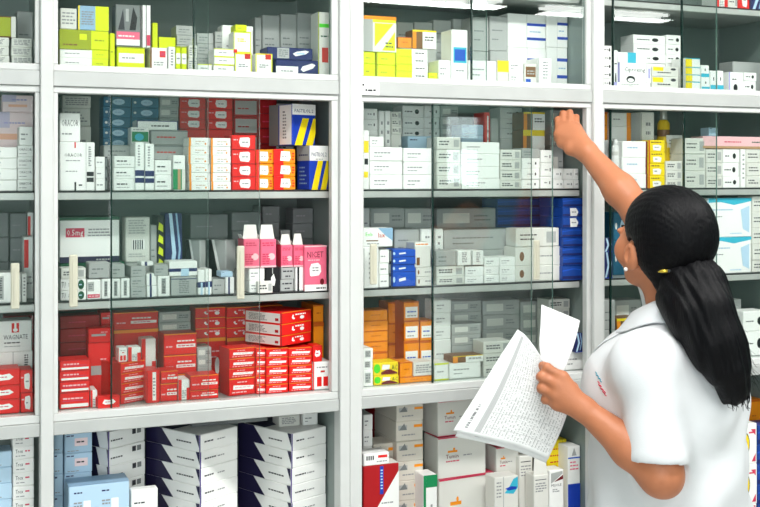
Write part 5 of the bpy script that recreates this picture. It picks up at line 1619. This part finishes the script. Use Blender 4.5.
# sleeves first: their cuffs are cut flat and hollow before the trunk is joined on
ls_end = LS + (LE - LS) * .83
rs_end = RS + (RE - RS) * .52
dl = (LE - LS) / np.linalg.norm(LE - LS); dr = (RE - RS) / np.linalg.norm(RE - RS)
cut = dl * .97 + BF * .10; cut /= np.linalg.norm(cut)
c.cone(LS, ls_end, .056, .070, .035)
c.cone(RS, rs_end, .068, .072, .04)
c.cone(ls_end + cut * .095, ls_end + cut * .20, .098, .11, .003, True)
c.cone(rs_end + dr * .110, rs_end + dr * .20, .10, .10, .003, True)
c.cone(ls_end - dl * .010, ls_end + dl * .06, .050, .054, .003, True)
c.cone(rs_end - dr * .030, rs_end + dr * .05, .061, .062, .003, True)
c.ell(BP(0, -.012, 1.105), BM, (.165, .145, .150), .04)
for s in (-1, 1):
    c.ell(BP(s * .075, .080, 1.085), BM, (.082, .086, .085), .05)
for (z, rw, rd, k) in ((1.02, .180, .170, .06), (.92, .188, .178, .06), (.82, .196, .182, .06), (.74, .204, .186, .06)):
    c.ell(BP(0, -.005, z), BM, (rw, rd, .12), k)
c.cone(BP(0, -.015, 1.222), LS + UPV * .004, .058, .053, .05)
c.cone(LS + BF * .03 - UPV * .01, BP(.085, .075, 1.115), .050, .070, .06)
c.cone(LS - BF * .01 - UPV * .03, BP(.09, -.05, 1.08), .055, .08, .06)
c.cone(BP(0, .03, 1.215), BP(0, .085, 1.175), .055, .065, .05)
for s in (-1, 1):
    c.cone(BP(s * .045, .03, 1.195), BP(s * .06, .10, 1.12), .055, .075, .05)
c.cone(BP(0, -.01, 1.215), RS + UPV * .002, .052, .064, .05)
c.cone(BP(0, -.05, 1.19), BP(0, -.07, 1.10), .09, .105, .06)
c.cone(BP(0, .004, 1.262), BP(0, .0, 1.20), .062, .085, .03)


def folds(X, Y, Z):
    l = (X - AX[0]) * BL[0] + (Y - AX[1]) * BL[1]
    f = (X - AX[0]) * BF[0] + (Y - AX[1]) * BF[1]
    th = np.arctan2(f, l)
    low = np.clip((1.06 - Z) / .25, 0, 1)
    d = .0042 * low * np.sin(9 * th + 2.2 * np.sin(5 * Z) + 1.0)
    diag = np.sin(52 * (Z * .75 + l * .5) + 3 * np.sin(9 * f) + 2 * np.sin(11 * l))
    m = np.exp(-((Z - 1.02) / .13) ** 2)
    d += .0040 * diag * m
    w = np.sin(21 * (Z * .9 - l * .6 + .4 * f) + 2.4 * np.sin(8 * Z + 5 * l)) * np.sin(13 * (l + .7 * Z) + 1.7 * np.sin(10 * f))
    d += .0042 * w * np.clip((1.24 - Z) / .1, 0, 1)
    d += .0016 * np.sin(33 * (l * .8 - Z * .55) + 2.5 * np.sin(14 * Z))
    fade = np.clip(np.sqrt((X - ls_end[0]) ** 2 + (Y - ls_end[1]) ** 2 + (Z - ls_end[2]) ** 2) / .12 - .5, 0, 1)
    return d * fade


coat = c.build('coat', COATM, person, folds, tuple(AX))
# collar: a turned-down band round the neck, with two front lapels, lying on the coat
def bvh_of(o):
    return BVHTree.FromPolygons([v.co + Vector(AX) for v in o.data.vertices], [tuple(pp.vertices) for pp in o.data.polygons])


cb = bvh_of(coat)


def drop(l, f, zmax=1.42):
    loc, nor, _, _ = cb.ray_cast(Vector(BP(l, f, zmax)), Vector((0, 0, -1)))
    return loc.z if loc is not None else 1.2


def front(l, z):
    loc, nor, _, _ = cb.ray_cast(Vector(BP(l, .6, z)), Vector(-BF))
    return vec(*loc) + BF * .0045 if loc is not None else BP(l, .12, z)


def cloth(name, grid, parent):
    n, k = len(grid), len(grid[0])
    me = bpy.data.meshes.new(name)
    me.from_pydata([tuple(q - AX) for r in grid for q in r], [], [(i * k + j, (i + 1) * k + j, (i + 1) * k + j + 1, i * k + j + 1) for i in range(n - 1) for j in range(k - 1)])
    me.materials.append(COATM)
    me.polygons.foreach_set('use_smooth', [True] * len(me.polygons))
    o = link(name, me, parent)
    md = o.modifiers.new('thickness', 'SOLIDIFY'); md.thickness = .003; md.offset = 0
    sb = o.modifiers.new('smooth', 'SUBSURF'); sb.levels = 1; sb.render_levels = 1
    return o


rows = []
for i in range(49):
    t = math.radians(-158 + 316 * i / 48)              # 0 = nape, open at the front
    l, f = math.sin(t), -math.cos(t)
    fr_ = max(f, 0)
    zt = 1.318 - .036 * fr_
    R0 = lambda r: (.002 + r * l, .002 + r * 1.02 * f)
    l4, f4 = R0(.104 + .030 * max(0, f - .5))
    z4 = max(drop(l4, f4) + .004, 1.2)
    l3, f3 = R0(.090)
    z3 = max(drop(l3, f3) + .007, (z4 + zt) / 2 + .004)
    rows.append([BP(*R0(.066), zt - .030), BP(*R0(.067), zt - .003), BP(*R0(.072), zt), BP(*R0(.079), zt - .006), BP(l3, f3, z3), BP(l4, f4, z4)])
cloth('collar', rows, coat)
for s in (-1, 1):
    rows = []
    for i in range(12):
        q = i / 11
        z = 1.262 - .135 * q
        wdt = .062 * (1 - q) ** .8 * min(1, .55 + 2.2 * q) + .004
        rows.append([front(s * (.010 + .010 * (1 - q) + wdt * e / 5), z - .010 * (e / 5) * (1 - q)) for e in range(6)])
    cloth('lapel', rows, coat)
# trousers and shoes
t = Field(.007)
for s in (-1, 1):
    hip, ank = BP(s * .085, -.005, .80), BP(s * .088, -.015, .09)
    t.cone(hip, BP(s * .086, .0, .45), .105, .085, .04); t.cone(BP(s * .086, .0, .45), ank, .085, .075, .03)
t.ell(BP(0, -.01, .82), BM, (.178, .138, .12), .04)
t.build('trousers', TROUS, person, None, tuple(AX))
for s in (-1, 1):
    h = Field(.005)
    h.cone(BP(s * .088, -.045, .045), BP(s * .092, .05, .040), .040, .044, .03); h.cone(BP(s * .092, .05, .04), BP(s * .095, .12, .032), .044, .030, .03)
    h.cone(BP(s * .1, -.2, -.10), BP(s * .1, .3, -.10), .1, .1, .002, True)
    h.build('shoe', SHOEM, person, None, tuple(AX))

# ------------------------------------------------------------------ the hair
h = Field(.004)
h.ell(HP(0, -.040, .036), HM, (.092, .114, .094), .02)
h.ell(HP(0, -.065, .0), HM, (.085, .095, .085), .03)
h.ell(HP(0, -.04, -.03), HM, (.078, .075, .065), .03)
h.cone(HP(.05, -.055, -.04), HP(.028, -.075, -.115), .034, .026, .02)
h.cone(HP(0, -.075, -.05), HP(0, -.075, -.12), .05, .035, .02)
h.cone(HP(-.05, -.055, -.04), HP(-.028, -.075, -.115), .034, .026, .02)
# open at the face and the ears
h.ell(HP(0, .105, -.035), HM, (.120, .085, .105), .006, True)
for s in (-1, 1):
    h.ell(HP(s * .090, .006, -.034), HM, (.038, .032, .044), .006, True)
    h.ell(HP(s * .075, .022, -.075), HM, (.045, .045, .045), .006, True)
h.ell(HP(.0, .03, -.105), HM, (.075, .075, .050), .006, True)


def strands(X, Y, Z):
    q = (X - HC[0]) * HF[0] + (Y - HC[1]) * HF[1] + (Z - HC[2]) * HF[2]
    l = (X - HC[0]) * hl[0] + (Y - HC[1]) * hl[1]
    u = (X - HC[0]) * HU[0] + (Y - HC[1]) * HU[1] + (Z - HC[2]) * HU[2]
    ang = np.arctan2(u + .01, l)
    return .0006 * np.sin(46 * ang + 6 * np.sin(20 * q)) + .0007 * np.sin(95 * ang + 40 * q)


hair = h.build('hair', HAIRM, person, strands, tuple(AX))
p = Field(.004)
pts = [P3(689, 262, 2.515), P3(697, 285, 2.478), P3(704, 312, 2.440), P3(715, 342, 2.42), P3(727, 368, 2.41), P3(734, 388, 2.41), P3(737, 402, 2.41)]
rad = [.044, .060, .064, .062, .047, .028, .008]
p.chain(pts, rad, .02)
p.cone(P3(676, 268, 2.52), P3(684, 300, 2.47), .045, .050, .03)
p.cone(P3(668, 300, 2.49), P3(692, 322, 2.44), .022, .045, .03)
p.cone(P3(716, 352, 2.42), P3(726, 399, 2.425), .035, .008, .02)
p.cone(P3(728, 350, 2.41), P3(741, 394, 2.40), .040, .008, .02)


def pony(X, Y, Z):
    a = X * SP * 0 + (X * CP - (Y + DIST) * SP)
    d = X * SP + (Y + DIST) * CP
    w = a * 60 + Z * 14
    return .0030 * np.sin(w * 2.1 + 2 * np.sin(9 * Z)) * np.sin(d * 50 + 8 * Z) + .0016 * np.sin(w * 5.3 + 12 * Z + 40 * d)


tail = p.build('ponytail', HAIRM, person, pony, tuple(AX))
# loose strands along and at the tip of the ponytail
m = MB()
rnd = random.Random(5)
for i in range(420):
    k0 = rnd.uniform(0, 3.4)
    span = rnd.uniform(1.6, 3.4)
    ang = rnd.uniform(0, 6.283); rr = rnd.uniform(.86, 1.03)
    pl = []
    drop, side = rnd.uniform(-.006, .012), rnd.uniform(-.006, .008)
    for j in range(9):
        q = min(k0 + span * j / 8, 5.999)
        i0 = int(q); fr = q - i0
        cpt = pts[i0] * (1 - fr) + pts[i0 + 1] * fr
        r_ = (rad[i0] * (1 - fr) + rad[i0 + 1] * fr) * rr + (.006 * max(0, q - 4.6) * rnd.random())
        v1 = vec(CP, -SP, 0); v2 = vec(SP, CP, 0)
        cpt = cpt + v1 * r_ * math.cos(ang + .12 * j) + v2 * r_ * math.sin(ang + .12 * j) * .8
        if q > 4.2: cpt = cpt + UPV * (-drop * (q - 4.2)) + v1 * (side * (q - 4.2))
        pl.append(Vector(cpt - AX))
    m.tube(pl, [.0011] * 7 + [.0008, .0004], HAIRM, 4, False)
for i in range(60):                                        # flyaway hairs at the outer side and nape
    q = rnd.uniform(.3, 4.5); i0 = int(q); fr = q - i0
    cpt = pts[i0] * (1 - fr) + pts[i0 + 1] * fr
    r_ = rad[i0] * (1 - fr) + rad[i0 + 1] * fr
    st = cpt + vec(CP, -SP, 0) * r_ * .95
    pl = [Vector(st + vec(CP, -SP, 0) * (.012 * j * rnd.uniform(.3, 1)) + UPV * (-.014 * j) - AX) for j in range(4)]
    m.tube(pl, [.0006, .0005, .0004, .0003], HAIRM, 3, False)
m.build('loose_strand', tail, True)
tail.parent = person
# hair clip, earring, embroidered badge
dg = bpy.context.evaluated_depsgraph_get()


CAMP = Vector((0, -DIST, EYE))


def hit(bv, px, py):
    d = (PT(px, py, 1.0) - CAMP).normalized()
    loc, nor, _, _ = bv.ray_cast(CAMP, d)
    return (loc, nor) if loc is not None else (PT(px, py, 2.45), -d)


hb = bvh_of(hair)
GOLD = pmat('gold_metal', (226, 196, 70), .3, .6); STEEL = pmat('dark_steel', (92, 94, 100), .3, .7); PEARL = pmat('pearl', (245, 238, 235), .15)
m = MB()
pa = [hit(hb, x, y) for x, y in ((658.5, 271.5), (663, 270.8), (668, 270.3))]
m.tube([Vector(q[0] + q[1] * .003) - Vector(AX) for q in pa], [.0012, .0042, .0036], GOLD, 8)
pa = [hit(hb, x, y) for x, y in ((668, 270.3), (673, 269.8), (678, 269.3), (684, 268.6))]
m.tube([Vector(q[0] + q[1] * .003) - Vector(AX) for q in pa], [.0034, .003, .0026, .0012], STEEL, 8)
hc = m.build('hair_clip', hair, True); hc['label'] = 'gold and steel hair clip'
m = MB()
ec = Vector(HP(.088, .008, -.066) - AX)
vs, fs = [], []
for i in range(7):
    for k in range(10):
        a_, b_ = math.pi * i / 6, 6.2832 * k / 10
        vs.append(ec + Vector((math.sin(a_) * math.cos(b_), math.sin(a_) * math.sin(b_), math.cos(a_))) * .0050)
for i in range(6):
    for k in range(10):
        fs.append((i * 10 + k, i * 10 + (k + 1) % 10, (i + 1) * 10 + (k + 1) % 10, (i + 1) * 10 + k))
m.add(vs, fs, PEARL)
e = m.build('earring', person, True); e['label'] = 'small white pearl stud earring'
m = MB()


def stroke(pl, r, mt):
    q = [hit(cb, x, y) for x, y in pl]
    m.tube([Vector(a_ + n_ * .0006) - Vector(AX) for a_, n_ in q], r, mt, 5)


TH = pmat('teal_thread', (30, 150, 175), .7); RT = pmat('crimson_thread', (214, 34, 70), .7)
for (x, y) in ((596.5, 374), (598.5, 377), (600.5, 380)):
    stroke([(x - .8, y - 2), (x + .4, y - .5), (x - .2, y + 1), (x + 1.4, y + 2)], .0010, TH)
for (x, y) in ((599, 384), (601, 387.5), (603, 391), (605, 393.5)):
    stroke([(x - 1, y - 2.6), (x + .6, y - 1), (x - .2, y + .8), (x + 1.6, y + 2.4)], .0012, RT)
bd = m.build('embroidered_badge', coat, True); bd['label'] = 'small teal and crimson embroidered lettering on the chest'

# ------------------------------------------------------------ sheets of paper
def paper_mat(name, printed):
    m = bpy.data.materials.new(name)
    m.use_nodes = True
    nt = m.node_tree
    b = nt.nodes['Principled BSDF']
    b.inputs['Roughness'].default_value = .7
    b.inputs['Base Color'].default_value = (.86, .87, .87, 1)
    if not printed:
        tx = nt.nodes.new('ShaderNodeTexNoise'); tx.inputs['Scale'].default_value = 25
        bn = nt.nodes.new('ShaderNodeBump'); bn.inputs['Strength'].default_value = .08
        nt.links.new(tx.outputs['Fac'], bn.inputs['Height']); nt.links.new(bn.outputs['Normal'], b.inputs['Normal'])
        return m
    uv = nt.nodes.new('ShaderNodeUVMap')
    sp = nt.nodes.new('ShaderNodeSeparateXYZ')
    nt.links.new(uv.outputs['UV'], sp.inputs[0])

    def M(op, a, b_=None, c_=None):
        n = nt.nodes.new('ShaderNodeMath'); n.operation = op
        for i, v in enumerate((a, b_, c_)):
            if v is None: continue
            if isinstance(v, (int, float)): n.inputs[i].default_value = v
            else: nt.links.new(v, n.inputs[i])
        return n.outputs[0]

    s, v = sp.outputs[0], sp.outputs[1]                     # s along the long edge, v across the rows
    row = M('MULTIPLY', v, 34.0)
    fr = M('FRACT', row)
    line = M('MULTIPLY', M('GREATER_THAN', fr, .32), M('LESS_THAN', fr, .70))
    nz = nt.nodes.new('ShaderNodeTexNoise'); nz.inputs['Scale'].default_value = 1.0; nz.inputs['Detail'].default_value = 1
    cb_ = nt.nodes.new('ShaderNodeCombineXYZ')
    nt.links.new(M('MULTIPLY', s, 95.0), cb_.inputs[0]); nt.links.new(M('MULTIPLY', M('FLOOR', row), 7.3), cb_.inputs[1])
    nt.links.new(cb_.outputs[0], nz.inputs['Vector'])
    dash = M('GREATER_THAN', nz.outputs['Fac'], .47)
    inside = M('MULTIPLY', M('MULTIPLY', M('GREATER_THAN', s, .05), M('LESS_THAN', s, .95)), M('MULTIPLY', M('GREATER_THAN', v, .235), M('LESS_THAN', v, .97)))
    text = M('MULTIPLY', M('MULTIPLY', line, dash), inside)
    rule = M('MULTIPLY', M('GREATER_THAN', fr, .90), inside)
    col = M('MULTIPLY', M('GREATER_THAN', M('FRACT', M('MULTIPLY', s, 9.0)), .965), inside)
    head = M('MULTIPLY', M('MULTIPLY', M('GREATER_THAN', v, .225), M('LESS_THAN', v, .285)), M('MULTIPLY', M('GREATER_THAN', s, .05), M('LESS_THAN', s, .95)))
    title = M('MULTIPLY', M('MULTIPLY', M('MULTIPLY', M('GREATER_THAN', v, .12), M('LESS_THAN', v, .15)), M('MULTIPLY', M('GREATER_THAN', s, .72), M('LESS_THAN', s, .93))), dash)
    tot = M('MAXIMUM', M('MULTIPLY', text, .5), M('MULTIPLY', M('MAXIMUM', rule, col), .35))
    tot = M('MAXIMUM', tot, M('MULTIPLY', head, .45)); tot = M('MAXIMUM', tot, M('MULTIPLY', title, .8))
    mix = nt.nodes.new('ShaderNodeMix'); mix.data_type = 'RGBA'
    nt.links.new(tot, mix.inputs[0])
    mix.inputs[6].default_value = (.86, .87, .87, 1); mix.inputs[7].default_value = (.06, .06, .07, 1)
    nt.links.new(mix.outputs[2], b.inputs['Base Color'])
    return m


PRINTED = paper_mat('printed_paper', True); BLANK = paper_mat('blank_paper', False)


def sheet(name, edges, material, label, group=None, n=22, thick=.0005):
    """edges: four curves of (px, py, depth) points: top-left to bottom (long edge), bottom, right, top - a Coons patch"""
    def curve(pl, t):
        q = t * (len(pl) - 1); i = min(int(q), len(pl) - 2); f = q - i
        a_, b_ = vec(*pl[i]), vec(*pl[i + 1])
        p0 = vec(*pl[max(i - 1, 0)]); p3 = vec(*pl[min(i + 2, len(pl) - 1)])
        r = .5 * ((2 * a_) + (b_ - p0) * f + (2 * p0 - 5 * a_ + 4 * b_ - p3) * f * f + (3 * a_ - p0 - 3 * b_ + p3) * f ** 3)
        return P3(*r)
    L, B, R, T = edges                       # L: s 0..1 at v=0; R: s 0..1 at v=1; T: v 0..1 at s=0; B: v 0..1 at s=1
    vs, uvs = [], []
    P00, P10, P01, P11 = curve(L, 0), curve(L, 1), curve(R, 0), curve(R, 1)
    for i in range(n + 1):
        s = i / n
        for j in range(n + 1):
            v = j / n
            p_ = (1 - v) * curve(L, s) + v * curve(R, s) + (1 - s) * curve(T, v) + s * curve(B, v)
            p_ -= (1 - s) * (1 - v) * P00 + s * (1 - v) * P10 + (1 - s) * v * P01 + s * v * P11
            vs.append(p_); uvs.append((s, v))
    o0 = vs[len(vs) // 2].copy()
    fs = [(i * (n + 1) + j, i * (n + 1) + j + 1, (i + 1) * (n + 1) + j + 1, (i + 1) * (n + 1) + j) for i in range(n) for j in range(n)]
    me = bpy.data.meshes.new(name)
    me.from_pydata([tuple(p_ - o0) for p_ in vs], [], fs)
    ul = me.uv_layers.new(name='UVMap')
    for lp in me.loops:
        ul.data[lp.index].uv = uvs[lp.vertex_index]
    me.polygons.foreach_set('use_smooth', [True] * len(me.polygons))
    me.materials.append(material)
    o = link(name, me)
    o.location = tuple(o0)
    md = o.modifiers.new('thickness', 'SOLIDIFY'); md.thickness = thick; md.offset = 0
    tag(o, label, 'paper', group)
    return o


sheet('printed_sheet', ([(517.5, 329.5, 2.575), (497, 361, 2.565), (474, 398, 2.55), (453, 430.5, 2.535)],
                        [(453, 430.5, 2.535), (483, 438, 2.540), (518, 447, 2.547), (548, 459.5, 2.552)],
                        [(549, 372, 2.5525), (563, 390, 2.5525), (567, 414, 2.5535), (548, 459.5, 2.552)],
                        [(517.5, 329.5, 2.575), (526, 336, 2.562), (538, 352, 2.554), (549, 372, 2.5525)]), PRINTED,
      'printed table sheet held in the hand, in front of the other sheets')
sheet('printed_sheet', ([(515.5, 334, 2.585), (495, 366, 2.575), (474, 402, 2.562), (455, 436.5, 2.548)],
                        [(455, 436.5, 2.548), (483, 442.5, 2.552), (516, 451, 2.557), (546, 463, 2.562)],
                        [(549, 376, 2.5565), (560, 394, 2.5565), (563, 418, 2.5585), (546, 463, 2.562)],
                        [(515.5, 334, 2.585), (526, 342, 2.572), (538, 357, 2.559), (549, 376, 2.5565)]), PRINTED,
      'second printed sheet, showing only its edge below the front sheet')
sheet('blank_sheet', ([(541.5, 304.5, 2.585), (540.5, 325, 2.570), (539.5, 347, 2.562), (544, 378, 2.5605)],
                      [(544, 378, 2.5605), (550, 379, 2.5605), (555, 379.5, 2.5605), (560, 380, 2.5605)],
                      [(580, 320.5, 2.600), (576, 338, 2.585), (570, 356, 2.570), (560, 380, 2.5605)],
                      [(541.5, 304.5, 2.585), (555, 310, 2.592), (568, 315.5, 2.597), (580, 320.5, 2.600)]), BLANK,
      'blank white folded sheet sticking up out of the hand')
